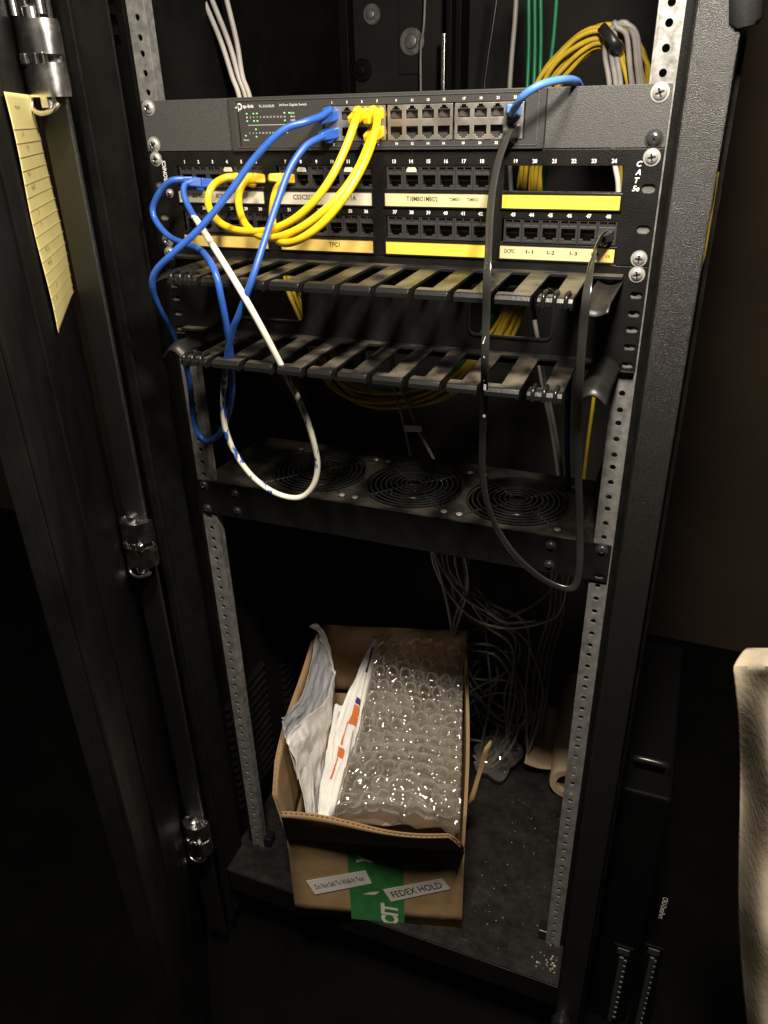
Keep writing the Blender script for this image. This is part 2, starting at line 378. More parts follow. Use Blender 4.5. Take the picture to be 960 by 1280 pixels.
# ================================================================== network switch (1U)
sw = thing('network_switch', 'grey rack mounted network switch with 24 ports above the patch panel', 'network switch', (0, 60, -44))
SL, SR = -142.5, 147.5
for sx, (a, b) in ((-1, (-241.3, SL-.4)), (1, (SR+.4, 241.3))):
    holes = [rr(sx*232.55-4.5, sx*232.55+4.5, z-3, z+3, 2.9, 4) for z in (-6.35, -38.1)]
    plate(rr(a, b, -44.0, -.5, 1), holes, -2.2, -.1, .4).build('mounting_ear', GREYP, sw, 30)
body = MB().box(SL+2, SR-2, .5, 165, -43.5, -1).build('body', GREYP, sw, 0, 1)
COLX = [-38.3, -24.1, -10, 4, 21.3, 35.6, 49.7, 63.6, 80.7, 94.9, 108.8, 122.9]
def jackpoly(cx, zc, flip, w=10.6, h=8.2):
    s = -1 if flip else 1   # notch up for top row
    x0, x1 = cx-w/2, cx+w/2; b, t = zc-s*h/2, zc+s*h/2
    pts = [(x0,b), (x1,b), (x1,t-s*1.4), (cx+3.4,t-s*1.4), (cx+3.4,t), (cx+1.9,t), (cx+1.9,t+s*1.5), (cx-1.9,t+s*1.5), (cx-1.9,t), (cx-3.4,t), (cx-3.4,t-s*1.4), (x0,t-s*1.4)]
    return pts
ZP = (-16.3, -30.2)
bez = plate(rr(SL, SR, -44.2, -.3, 1.2), [rr(-46.6, 131.4, -37.2, -9.3, .6)], -5.5, -.2, .6).build('front_bezel', GREYF, sw, 30)
MB().box(SL+9.3, SL+10, -5.9, -5.5, -40, -5).build('bezel_groove', INNER, bez, 0)
plate(rr(SL+6, SR-5, -41.6, -2.6, 1), [rr(SL+7, SR-6, -40.9, -3.3, .8)], -6.1, -5.4, .15).build('bezel_rim', GREYP, bez, 30)
for g in range(3):
    cs = COLX[g*4:g*4+4]; x0, x1 = cs[0]-7.6, cs[-1]+7.6
    pb = plate(rr(x0, x1, -36.6, -9.8, .4), [jackpoly(c, ZP[0], False) for c in cs] + [jackpoly(c, ZP[1], True) for c in cs], -6.4, -5.2, .2).build('port_block', PORTM, sw, 30)
    MB().box(x0, x1, 6.5, 7.5, -36.6, -9.8).box(x0, x1, -5.2, 6.5, -24.1, -22.4).build('port_back', JACK, pb, 0)
    for c in cs:
        for i, zc in enumerate(ZP):
            s = -1 if i else 1
            m = MB()
            for k in range(8): m.box(c-4.4+k*1.18, c-4.4+k*1.18+.5, -3.5, 6.5, zc-s*3.2-.2, zc-s*3.2+.2)
            ct = m.build('contacts', GOLD, pb, 0)
        MB().box(c+5.9, c+6.5, -5.2, 6.5, -36.4, -10).build('port_divider', JACK, pb, 0)
for i, c in enumerate(COLX):
    for n_, z_ in ((2*i+1, -6.6), (2*i+2, -39.3)):
        nm = MB(); write(nm, str(n_), (c, -5.62, z_), 2.1, weight=.03); nm.build('port_number', INK, bez, 0)
txt = MB()
def swp(u, v): q = P(u, v, -5.62); return q
def wline(mb, t, u0, u1, v, h, **k):
    a = P(u0, v, -5.62); b = P(u1, v, -5.62); write(mb, t, ((a.x+b.x)/2, -5.62, (a.z+b.z)/2), h, width=abs(b.x-a.x), **k)
ZL = P(335, 133, -5.62).z
def wx(mb, t, x0, x1, z, h, **k): write(mb, t, ((x0+x1)/2, -5.62, z), h, width=x1-x0, **k)
X = lambda u: P(u, 135, -5.62).x
wx(txt, 'tp-link', X(303.5), X(317.5), ZL+.2, 3.6, weight=.02)
wx(txt, 'TL-SG1024S', X(323.5), X(343), ZL+.3, 2.0)
wx(txt, '24-Port Gigabit Switch', X(349), X(383.5), ZL+.6, 2.4)
lc = Vector((X(299.3), -5.62, ZL+.4))     # logo: open ring with a stem
ring = [(lc.x+2.3*math.cos(R(a)), lc.z+2.3*math.sin(R(a))) for a in range(-120, 181, 20)]
txt.tube([(x, -5.62, z) for x, z in ring], .55, 6, flat=.05, up=(0,1,0)); txt.box(lc.x-1.9, lc.x-.9, -5.66, -5.6, lc.z-4, lc.z+.3); txt.box(lc.x-4.2, lc.x-2.4, -5.66, -5.6, lc.z-1.2, lc.z-.2)
z1, z2 = ZL-8.4, ZL-21.2
for i in range(12):
    x = X(307.6)+i*(X(355)-X(307.6))/11
    write(txt, str(2*i+1), (x, -5.62, z1), 1.4, width=1.7 if i > 4 else .9); write(txt, str(2*i+2), (x+1.4, -5.62, z2), 1.4, width=1.7 if i > 3 else .9)
txt.box(X(308), X(372), -5.66, -5.6, ZL-14.9, ZL-14.6)
for dz, t in ((1.9, 'Link'), (0, 'Act'), (-2.0, '1000M')):
    write(txt, t, (X(365), -5.62, z1+dz*1.5), 1.5, width=4.5); 
wx(txt, 'Power', X(301), X(308), ZL-26.8, 1.6)
txt.build('lettering', INK, bez, 0)
m = MB()
step = (X(355)-X(307.6))/11
for i, dz in ((0,3), (2,3), (3,3), (0,-3), (2,-3), (3,-3), (11,3), (11,-3)): m.box(X(307.6)+i*step-.7, X(307.6)+i*step+.7, -5.75, -5.55, z1+dz-.5, z1+dz+.5)
for i, dz in ((2,3), (2,-3), (11,3)): m.box(X(309)+i*step-.7, X(309)+i*step+.7, -5.75, -5.55, z2+dz-.5, z2+dz+.5)
m.box(X(361)-.6, X(361)+.6, -5.75, -5.55, z1+2.4, z1+3.4); m.box(X(304)-.7, X(304)+.7, -5.75, -5.55, ZL-23.8, ZL-22.8)
m.build('status_lights', LED, bez, 0)
for x, z, mt in ((-232.55,-6.35,SCREWM), (-232.55,-38.1,SCREWM), (232.55,-6.35,SCREWM), (232.55,-38.1,SCREWB)): add_screw(sw, x, -2.2, z, 5.4, mt)

# ================================================================== patch panel (2U, 48 ports)
pp = thing('patch_bay', 'black 48 port patch panel with yellow and cream label strips', 'patch panel', (0, 10, -133))
GX = [(-212, -113.8, -200.0), (-101.5, -3, -89.8), (7.5, 104.5, 17.5), (114.5, 213.5, 125.3)]
PZR = ((-57.0, -76.4), (-98.2, -117.4))
holes = []
for (a, b, n0) in GX:
    for (t, bo) in PZR: holes.append(rr(a+1.2, b-1.2, bo, t, .5))
for sx in (-1, 1):
    for z in (-50.8, -73.5, -104.3, -127): holes.append(rr(sx*233-5.2, sx*233+5.2, z-3.1, z+3.1, 3, 5))
plt = plate(rr(-241.3, 241.3, -133.1, -44.7, 1), holes, -2.4, -.1, .35).build('face_plate', PANELB, pp, 30)
MB().box(-225, 225, -2.0, 14, -133.1, -131.8).box(-225, 225, .2, 14, -46, -44.8).build('plate_return', PANELB, plt, 0, .4)
# one jack, shared mesh
def jack_mesh():
    zt, zb = 9.4, -9.4
    hole = [(-5.9,-5.6), (-3.2,-5.6), (-3.2,-7.6), (3.2,-7.6), (3.2,-5.6), (5.9,-5.6), (5.9,2.2), (-5.9,2.2)]
    mb = plate(rr(-7.75, 7.75, zb, zt), [hole, rr(-6.4,-.5,4.3,8.4), rr(.5,6.4,4.3,8.4)], -1.6, 1.2, .25)
    mb.box(-7.7, 7.7, 10.5, 11.5, zb, zt)
    mb.box(-7.7, -6.1, 1.2, 10.5, zb, zt); mb.box(6.1, 7.7, 1.2, 10.5, zb, zt); mb.box(-6.1, 6.1, 1.2, 10.5, 2.4, 4.2); mb.box(-6.1, 6.1, 1.2, 10.5, zb, -7.8); mb.box(-6.4, 6.4, .4, 1.0, 4.2, 8.5)
    # ledge beneath the notch that catches the light
    mb.box(-7.6, 7.6, -3.0, -1.7, -9.4, -8.2)
    return mb
jm = jack_mesh(); jo = None
cm = MB()
for k in range(8): cm.hexa([(-4.3+k*1.2, 8.5, 1.6), (-3.8+k*1.2, 8.5, 1.6), (-3.8+k*1.2, 1.6, -2.6), (-4.3+k*1.2, 1.6, -2.6), (-4.3+k*1.2, 8.5, 2.0), (-3.8+k*1.2, 8.5, 2.0), (-3.8+k*1.2, 1.6, -2.2), (-4.3+k*1.2, 1.6, -2.2)])
icon = plate([(-4.6,4.6), (4.6,4.6), (4.6,6.6), (3.2,8.4), (-3.2,8.4), (-4.6,6.6)], [], -2.6, -1.5, .2)
def shared(mb, name):
    me = bpy.data.meshes.new(name); me.from_pydata([Vector(q)/1000 for q in mb.v], [], mb.f); me.update(); return me
JME, CME, IME = shared(jm, 'jack'), shared(cm, 'contacts'), shared(icon, 'icon_tab')
def put(name, me, m, parent, x, y, z):
    if not me.materials: me.materials.append(m)
    o = bpy.data.objects.new(name, me); COL.objects.link(o); o.location = V(x, y, z)
    if parent.type == 'EMPTY': attach(o, parent)
    else:
        o.parent = parent; o.location = (Vector((x, y, z))/1000) if parent.location.length else V(x, y, z)
    return o
NUMX = {}
for g, (a, b, n0) in enumerate(GX):
    for r_, (t, bo) in enumerate(PZR):
        zc = (t+bo)/2
        for k in range(6):
            num = r_*24 + g*6 + k + 1; x = n0 + 15.84*k; NUMX[num] = (x, zc)
            if g == 3 and r_ == 0: continue
            j = put('jack', JME, JACK, pp, x, 0, zc)
            c = bpy.data.objects.new('contacts', CME); COL.objects.link(c); c.parent = j
            if not CME.materials: CME.materials.append(GOLD)
            if num in (4, 8, 11, 14):
                c = bpy.data.objects.new('icon_tab', IME); COL.objects.link(c); c.parent = j
                if not IME.materials: IME.materials.append(LBLW)
for n, (x, zc) in NUMX.items():
    nm = MB(); write(nm, str(n), (x, -2.56, -53.4 if n <= 24 else -94.9), 3.1, weight=.035); nm.build('port_number', INK, plt, 0)
nt_ = MB()
write(nt_, 'TRONICS', (P(206.5, 218, -2.56).x, -2.56, -63), 4.6, right=(0,0,1), up=(-1,0,0), width=22, weight=.03, shear=.2)
nt_.build('side_lettering', INK, plt, 0); nt_ = MB()
for k, ch in enumerate(('C', 'A', 'T', '5e')): write(nt_, ch, (P(799.5, 204, -2.56).x - k*.2, -2.56, -55.5-6*k), 4.2, weight=.03, shear=.25)
nt_.build('lettering', INK, plt, 0)
LAB = {(0,0): (LBLW, [("SC'802B", -186, 4), ('BC8O2B', -160, 4)]), (1,0): (LBLW, [('CS3CSS1', -74, 4.4), ('S1T1A', -27, 4.4)]),
       (2,0): (LBLC, [('T18MBO1MBO2', 43.5, 4), ('T2MBO1', 73.5, 2.6), ('T2MBO2', 89.5, 2.6)]), (3,0): (LBLY, []),
       (0,1): (LBLT, []), (1,1): (LBLT, [('TPC1', -44, 4.2)]), (2,1): (LBLY, []), (3,1): (LBLC, [('DCPC', 124, 3.4), ('I-1', 141.5, 3.2), ('I-2', 160, 3.2), ('I-3', 179, 3.2), ('I-4', 197, 3.2)])}
for (g, r_), (m_, words) in LAB.items():
    a, b, n0 = GX[g]; t = -78.6 if r_ == 0 else -119.8; bo = t-11.2
    hd = plate(rr(a-.6, b+.6, bo-1.2, t+1.3, .5), [rr(a+1.0, b-1.0, bo, t, .3)], -4.2, -2.5, .25).build('label_holder', PLAST, pp, 30)
    st = MB().box(a+1.0, b-1.0, -3.3, -2.5, bo, t).build('label_strip', m_, hd, 0)
    if words:
        wm = MB()
        for s_, x, h in words: write(wm, s_, (x, -3.36, (t+bo)/2+.6), h, weight=.02, width=len(s_)*h*.66)
        wm.build('lettering', BLKINK, hd, 0)
    if (g, r_) == (3, 1):
        MB().box(203, b-1.1, -3.42, -3.3, bo+.2, t-.2).build('label_strip', LBLT, hd, 0)
        wm = MB(); write(wm, 'VR', (207.5, -3.5, (t+bo)/2-1), 3, width=4.5); wm.build('lettering', BLKINK, hd, 0)
for sx in (-1, 1):
    for z in (-50.8, -127): add_screw(pp, sx*232.55, -2.4, z, 5.0, SCREWM)
add_screw(pp, -222, -2.4, -82, 2.6, SCREWM)

# ================================================================== cable manager (2U, two rows of fingers)
cmg = thing('cable_manager', 'black horizontal cable manager with two rows of dusty plastic fingers', 'cable manager', (0, 0, -222))
holes = [rr(-159, -83, -200, -156, 6), rr(90, 165, -199.5, -156, 6)]
for sx in (-1, 1):
    for z in (-139.7, -157, -172.5, -186, -201.5, -217.5): holes.append(rr(sx*234-5, sx*234+5, z-2.6, z+2.6, 2.5, 4))
mp = plate(rr(-241.3, 241.3, -222, -133.7, 1), holes, -2.4, -.1, .35).build('back_plate', PANELB, cmg, 30)
for (a, b, c, d) in ((-159, -83, -200, -156), (90, 165, -199.5, -156)):
    plate(rr(a-2, b+2, c-2, d+2, 7.5), [rr(a, b, c, d, 6)], -4.0, -2.2, .5).build('opening_rim', PLAST, mp, 40)
MB().box(-240.8, 240.8, -6, 10, -223.6, -222.2).build('bottom_return', PANELB, mp, 0, .5)
def finger_row(ztop, caps, strips, L=104, clips=()):
    """caps: list of (x0,x1); strips: (x0,x1) at the root; down-turned lip at the tip"""
    m = MB().box(-225, 222, -13, -2.5, ztop-3, ztop).build('root_bar', DUSTY, cmg, 0, .5)
    for i, ((c0, c1), (s0, s1)) in enumerate(zip(caps, strips)):
        f = MB()
        f.add([(x, y, z) for z in (ztop-3, ztop) for x, y in ((s0,-12.5), (s1,-12.5), (c1,-L+9), (c1,-L), (c0,-L), (c0,-L+9), (c1-(s1-s0)*.93,-L+9))],
              [(6,5,4,3,2,1,0), (7,8,9,10,11,12,13)] + [(k, (k+1) % 7, 7+(k+1) % 7, 7+k) for k in range(7)])
        o = f.build('finger', DUSTY, cmg, 0, .5)
        lp = MB()
        prof = [(-L+.2, ztop-.2), (-L-1.4, ztop-.6), (-L-3.4, ztop-3.4), (-L-3.6, ztop-7.0), (-L-2.4, ztop-7.2), (-L-1.6, ztop-3.0)]
        k = len(prof)
        lp.add([(x, y, z) for x in (c0, c1) for y, z in prof], [tuple(range(k-1,-1,-1)), tuple(range(k, 2*k))] + [(j, (j+1) % k, k+(j+1) % k, k+j) for j in range(k)])
        lp.box(c1-1.8, c1-.1, -L-3.2, -L+7, ztop-8.6, ztop-2.9)
        lp.build('finger_lip', PLAST, o, 30, .2)
        if i in clips:
            for t in (.18, .5, .82):
                x = c0+(c1-c0)*t
                MB().tube(smooth_path([(x,-L+12,ztop-.5), (x,-L+8,ztop+2.2), (x,-L,ztop+2.4), (x,-L-4.4,ztop), (x,-L-5.2,ztop-7)], 4), 1.7, 8).build('clip_bead', PLAST, o, 60)
    return m
def xs_at(px, v, z, ): return [PZ(u, vv, z).x for u, vv in zip(px, v)]
UP, LO = -140.0, -214.0
def row_geometry(rights, v0, v1, z, gap):
    n = len(rights); r = []
    for i, u in enumerate(rights): r.append(P(u, v0+(v1-v0)*i/(n-1), -104).x)
    caps = []; strips = []
    for i, x in enumerate(r):
        pitch = (r[i]-r[i-1]) if i else (r[1]-r[0])
        caps.append((x-pitch+gap, x)); strips.append((x-pitch*.52-2, x-2))
    return caps, strips
cu_, su_ = row_geometry([245, 288, 330, 373, 418, 463, 511, 560, 611, 664, 718], 340, 362, UP, 5.6)
finger_row(UP, cu_, su_, clips=(0, 10))
cl_, sl_ = row_geometry([259, 299, 340, 377, 414.5, 458, 503, 550, 597, 650, 704], 448, 484, LO, 6.4)
finger_row(LO, cl_, sl_, clips=(0, 10))
# curved guards at the four ends
GUARDM = mat('guard_plastic', (.01,.0097,.0094), .4, spec=.35, bump=.2, bscale=400, dust=.15, dustcol=(.12,.1,.08))
def guard(x0, x1, ztop, arch, L=100):
    def fn(i, j):
        x = x0+(x1-x0)*i
        return Vector((x, -4-(L-4)*j, ztop + arch*math.sin(math.pi*min(max(i, 0), 1)) - 2 - 5*max(0, j-.93)/.07))
    return MB().grid(fn, 12, 8).build('end_guard', GUARDM, cmg, 50, 0, 1.6)
guard(P(728,365,-100).x, P(764,360,-100).x, UP-3, -4); guard(P(722,485,-95).x, P(757,480,-95).x+3, LO-2, 8)
guard(P(205,436,-95).x, P(222,440,-95).x+8, LO+1, 9); guard(P(195,338,-95).x, P(232,344,-95).x, UP-2, 5)
for sx in (-1, 1):
    add_screw(cmg, sx*232.55, -2.4, -139.7, 5.0, SCREWM)

# ================================================================== fan tray (1U)
ft = thing('fan_tray', 'black rack fan tray with three round wire fan guards', 'fan tray', (0, 80, -444))
holes = [rr(sx*233-5, sx*233+5, z-3, z+3, 2.9, 4) for sx in (-1, 1) for z in (-406.4, -438.15)]
plate(rr(-241.3, 241.3, -444, -400.4, 1.5), holes, -2.4, -.1, .35).build('front_plate', PANELB, ft, 30)
FC = [(-113, 70), (9, 69), (132, 68)]
dk = curve_mesh([rr(-226, 205, 6, 150, 1)] + [circ(x, y, 55, 48) for x, y in FC], 1.6, .2)
deck = MB(); deck.add([(q.x, q.y, -404+q.z) for q in dk[0]], dk[1]); deck = deck.build('deck', TRAYM, ft, 30)
MB().box(-226, 205, 5, 6.4, -440, -403.2).build('deck_front_fold', TRAYM, deck, 0, .4)
MB().box(207, 222, .2, 210, -406, -404.4).box(205.4, 207, .2, 210, -412, -403).build('side_channel', TRAYM, ft, 0, .3)
for k in range(7): MB().box(212, 217, 20+k*26, 38+k*26, -404.3, -404.0).build('channel_slot', BLKINK, ft, 0)
for sx in (-190,): MB().box(-240, -226.5, .2, 200, -406, -404.4).build('side_channel', TRAYM, ft, 0, .3)
for (fx, fy) in FC:
    fan = MB()
    dr = curve_mesh([rr(fx-59.5, fx+59.5, fy-59.5, fy+59.5, 5), circ(fx, fy, 56.5, 48)], 24, .5)
    fan.add([(q.x, q.y, -418+q.z) for q in dr[0]], dr[1]); fan = fan.build('fan', PLAST, ft, 30)
    MB().lathe((fx, fy, -428), (0,0,1), [(21,0), (21,17), (19,19), (0.5,19.2)], 28).build('hub', PLAST, fan, 40)
    bl = MB()
    for k in range(7):
        def fb(i, j, k=k):
            a = 2*math.pi*k/7 + i*.72 + j*.25; r = 20+33*j
            return Vector((fx+r*math.cos(a), fy+r*math.sin(a), -426+13*i))
        bl.grid(fb, 6, 5)
    bl.build('blades', PLAST, fan, 60, 0, 1.2)
    gm = MB()
    for r in (9, 15, 21, 27, 33, 39, 45, 51, 57):
        gm.tube([(fx+r*math.cos(a*math.pi/24), fy+r*math.sin(a*math.pi/24), -400.6+ (1.2 if r < 30 else 0)) for a in range(49)], .95, 6, cap=False)
    gm.build('guard_rings', WIRE, fan, 60)
    for k in range(4):
        a = R(45+90*k); c, s_ = math.cos(a), math.sin(a)
        st = MB().tube([(fx+9*c, fy+9*s_, -401.6), (fx+57*c, fy+57*s_, -402), (fx+72*c, fy+72*s_, -402.4)], 1.2, 6)
        st.tube([(fx+(74.5+3.6*math.cos(t*.5236))*c - 3.6*math.sin(t*.5236)*s_, fy+(74.5+3.6*math.cos(t*.5236))*s_ + 3.6*math.sin(t*.5236)*c, -402.4) for t in range(13)], 1.1, 6, cap=False)
        st.build('guard_strut', WIRE, fan, 60)
        MB().lathe((fx+74.5*c, fy+74.5*s_, -403.2), (0,0,1), [(4.2,0), (4.2,1), (3.2,2.4), (1,2.9)], 14).build('screw', SCREWM, fan, 40)
for x, z in ((-232.55,-406.4), (-232.55,-438.15), (232.55,-406.4)): add_screw(ft, x, -2.4, z, 4.6, SCREWB)
for x in (-190, 182):
    for z in (-411, -434): add_screw(ft, x, -2.4, z, 3.8, SCREWB)

# ================================================================== patch cables
def plug(name, parent, x, y, z, m, rx, col_len=16, face=(0,-1,0)):
    """RJ45 boot: block in the jack plus a rounded strain relief pointing out"""
    b = MB().box(x-5.6, x+5.6, y-9, y+6, z-4, z+4)
    o = b.build('plug', m, parent, 0, 1)
    MB().lathe((x, y-8, z), (0,-1,0), [(5.6,0), (5.4,3), (4.3,8), (3.6,12)], 14).build('boot', m, o, 50)
    return o
def cable(name, label, cat, pts, r, m, group=None, k=8, flat=None, up=None):
    o = MB().tube(smooth_path(pts, k), r, 12, flat=flat, up=up).build(name, m, None, 60)
    return tag(o, label, cat, group)
def C(seq): return [P(u, v, y) for u, v, y in seq]
def cable_thing(name, label, cat, pts, r, m, plugs, group=None, k=8, **kw):
    t = thing(name, label, cat, pts[len(pts)//2], group)
    MB().tube(smooth_path(pts, k), r, 12, **kw).build('cord', m, t, 60)
    return t
def boot(t, tip, out, m, up=(0,0,1), tab=True):
    """plug body from the jack mouth (tip) along out, with latch hood"""
    tip = Vector(tip); out = Vector(out).normalized(); up = Vector(up); s = out.cross(up).normalized(); up = s.cross(out)
    def blk(l0, l1, w0, w1, h0, h1):
        return [tip + out*l + s*(a*w) + up*(b*h) for l, w, h in ((l0,w0,h0), (l1,w1,h1)) for a, b in ((-1,-1), (1,-1), (1,1), (-1,1))]
    o = MB().hexa(blk(-7, 5, 5.6, 5.8, 3.9, 4.4)).hexa(blk(5, 17, 5.8, 3.2, 4.4, 3.2)).build('plug', m, t, 0, 1.2)
    if tab: MB().lathe(tip+out*1+up*4.2, out, [(2,0), (3.6,1.5), (3.8,5), (2.6,8), (.6,9)], 14).build('latch_hood', m, o, 60)
    return tip + out*16
sp1 = Vector((COLX[0], -7, ZP[0])); sp2 = Vector((COLX[0], -7, ZP[1]))
def J(n, dy=-3): x, z = NUMX[n]; return Vector((x, dy, z-1.6))
# blue cable: switch port 1, big loop on the left, back to patch port 1
bl1 = [P(413,137,-14), P(400,146,-27)] + C([(380,153,-40), (352,164,-50), (318,198,-62), (285,243,-78), (250,285,-95), (218,315,-108), (194,340,-112), (191,362,-108), (199,385,-95), (212,408,-75), (221,428,-62), (232,455,-52), (238,485,-45), (241,515,-45), (247,540,-46), (260,551,-48), (276,540,-55), (288,510,-64), (291,470,-80), (286,425,-104), (277,375,-116), (268,338,-112), (252,314,-84), (234,306,-60), (212,296,-44), (196,278,-34), (191,260,-30), (201,238,-28), (214,226,-26), (230,224,-20)])
t = cable_thing('patch_cable', 'blue patch cable looping low at the left from the first switch port', 'cable', bl1, 3.05, BLUE, None, 'blue patch cables')
boot(t, sp1, (-.35,-1,-.25), BLUE, (0,0,1)); boot(t, (P(247,228,-3).x, -3, P(247,228,-3).z), (-.75,-.65,.15), BLUE, (0,-.2,-1))
# second blue cable, paint splashed, long loop down to the tray
bl2 = [P(411,168,-14), P(396,174,-28)] + C([(380,185,-40), (362,212,-54), (346,255,-72), (331,300,-92), (314,352,-112), (299,392,-112), (291,412,-108), (285,440,-100), (281,475,-86), (279,510,-76), (283,540,-70), (296,570,-64), (318,598,-60), (346,617,-58), (374,622,-56), (391,608,-56), (397,583,-58), (392,552,-66), (378,510,-78), (354,462,-98), (327,410,-112), (300,362,-114), (273,318,-90), (253,286,-58), (238,263,-36), (230,244,-27), (231,231,-20), (240,227,-14)])
RUNLEN = sum((a-b).length for a, b in zip(bl2, bl2[1:]))
MB_ = mat('paint_splashed_cable', (.035,.12,.5), .4)
ntm = MB_.node_tree; bs = ntm.nodes['Principled BSDF']
at = ntm.nodes.new('ShaderNodeAttribute'); at.attribute_name = 'run'
cr = ntm.nodes.new('ShaderNodeValToRGB'); mr = ntm.nodes.new('ShaderNodeMapRange')
mr.inputs['From Max'].default_value = RUNLEN
ntm.links.new(at.outputs['Fac'], mr.inputs['Value']); ntm.links.new(mr.outputs[0], cr.inputs['Fac'])
e = cr.color_ramp.elements; e[0].position = .30; e[0].color = (0,0,0,1); e[1].position = .305; e[1].color = (.5,.5,.5,1)
for pos, c in ((.42,.52), (.47,.66), (.60,.68), (.66,.56), (.72,.6), (.78,.72), (.93,.72), (.945,.5), (.955,0)):
    q = e.new(pos); q.color = (c,c,c,1)
tcn = ntm.nodes.new('ShaderNodeTexCoord'); nzn = ntm.nodes.new('ShaderNodeTexNoise'); nzn.inputs['Scale'].default_value = 170; nzn.inputs['Detail'].default_value = 3
mpn = ntm.nodes.new('ShaderNodeMapping'); mpn.inputs['Scale'].default_value = (1, 1, .25)
ntm.links.new(tcn.outputs['Object'], mpn.inputs[0]); ntm.links.new(mpn.outputs[0], nzn.inputs['Vector'])
ad = ntm.nodes.new('ShaderNodeMath'); ad.operation = 'SUBTRACT'; ntm.links.new(cr.outputs['Color'], ad.inputs[0]); ntm.links.new(nzn.outputs['Fac'], ad.inputs[1])
st_ = ntm.nodes.new('ShaderNodeMapRange'); st_.inputs['From Min'].default_value = -.02; st_.inputs['From Max'].default_value = .02; ntm.links.new(ad.outputs[0], st_.inputs['Value'])
mxn = ntm.nodes.new('ShaderNodeMix'); mxn.data_type = 'RGBA'; mxn.inputs['A'].default_value = (.028,.1,.42,1); mxn.inputs['B'].default_value = (.78,.74,.62,1)
ntm.links.new(st_.outputs[0], mxn.inputs['Factor']); ntm.links.new(mxn.outputs['Result'], bs.inputs['Base Color'])
t = cable_thing('patch_cable', 'blue patch cable splashed with white paint hanging down to the fan tray', 'cable', bl2, 3.0, MB_, None, 'blue patch cables', up=(1,0,0))
boot(t, sp2, (-.3,-1,-.15), BLUE, (0,0,-1)); boot(t, (P(256,229,-3).x, -3, P(256,229,-3).z), (-.6,-.8,.1), BLUE, (0,-.2,-1))
# third blue cable over the top of the switch at the right
bl3 = C([(640,142,-18), (644,134,-32), (655,119,-42), (676,106,-40), (700,100,-28), (716,100,-10), (724,106,12), (728,125,30), (728,160,44)])
t = cable_thing('patch_cable', 'short light blue patch cable arching over the top right of the switch', 'cable', bl3, 2.9, mat('light_blue_cable', (.08,.2,.55), .32, vary=.1, vscale=60), None, 'blue patch cables')
boot(t, (COLX[11], -7, ZP[0]), (.05,-1,.1), MATS['light_blue_cable'], (0,0,1), False)
# three yellow cables
YD = [
 ('yellow patch cable with the widest loop beneath the blue cable', [(447,142,-20), (444,152,-34), (432,185,-48), (414,222,-62), (392,252,-72), (366,275,-76), (335,288,-74), (303,289,-66), (279,281,-56), (264,265,-46), (260,248,-38), (267,231,-30), (283,222,-24), (297,222,-17)], COLX[2], ZP[0], 5),
 ('yellow patch cable between the two others ending beside the fifth jack', [(464,168,-20), (461,180,-36), (448,210,-54), (428,240,-68), (402,266,-80), (372,287,-86), (343,297,-82), (321,293,-70), (306,279,-56), (299,259,-44), (299,241,-34), (306,228,-26), (317,225,-17)], COLX[3], ZP[1], 6),
 ('yellow patch cable lowest of the three with the tight bend', [(470,143,-20), (471,155,-36), (463,185,-52), (448,218,-68), (428,250,-82), (404,278,-92), (379,297,-96), (358,304,-90), (345,298,-74), (341,280,-56), (341,258,-42), (345,238,-30), (353,227,-20)], COLX[3], ZP[0], 7)]
for lab, seq, px, pz, num in YD:
    t = cable_thing('patch_cable', lab, 'cable', C(seq), 3.35, YELL, None, 'yellow patch cables')
    boot(t, (px, -7, pz), (-.25,-1,-.3), YELL, (0,0,1 if pz == ZP[0] else -1))
    boot(t, J(num), (-.75,-.65,.12), YELL, (0,-.3,-1))
# black flat cable
fb = C([(637,164,-22), (631,178,-34), (622,205,-50), (614,250,-74), (611,300,-100), (609,345,-121), (607.5,400,-118), (606,450,-118), (605,500,-100), (603,550,-84), (603,590,-74), (609,630,-66), (622,662,-60), (645,695,-58), (676,722,-56), (703,735,-56), (718,733,-56), (724,712,-58), (725,660,-62), (723,600,-74), (722,540,-90), (724,480,-112), (729,410,-120), (734,365,-121), (740,325,-90), (746,306,-56), (752,296,-34), (757,290,-22)])
t = cable_thing('flat_cable', 'black flat network cable hanging in a long loop on the right', 'cable', fb, 3.5, FLATC, None, flat=.8, up=(0.25,1,0.1))
boot(t, (COLX[11], -7, ZP[1]), (-.1,-1,-.2), FLATC, (0,0,-1)); boot(t, J(48), (-.2,-1,-.1), FLATC, (0,0,-1))
pm = MB()
a = P(606.8, 425, -119.6)
pm.add([a+Vector((-2.4,0,-3)), a+Vector((2.0,0,-3)), a+Vector((-.2,0,3))], [(0,1,2)])
for k, (v0, L) in enumerate(((437, 22), (471, 6), (481, 10), (497, 14), (517, 5))):
    write(pm, 'ComMx' if k == 0 else 'mm', P(606 if k < 3 else 605, v0+3, -119.4 if v0 < 460 else (-111 if v0 < 490 else -99)), 2.0, right=(0,0,-1), up=(1,0,0), width=L*.45)
pm.build('lettering', INK, t, 0)

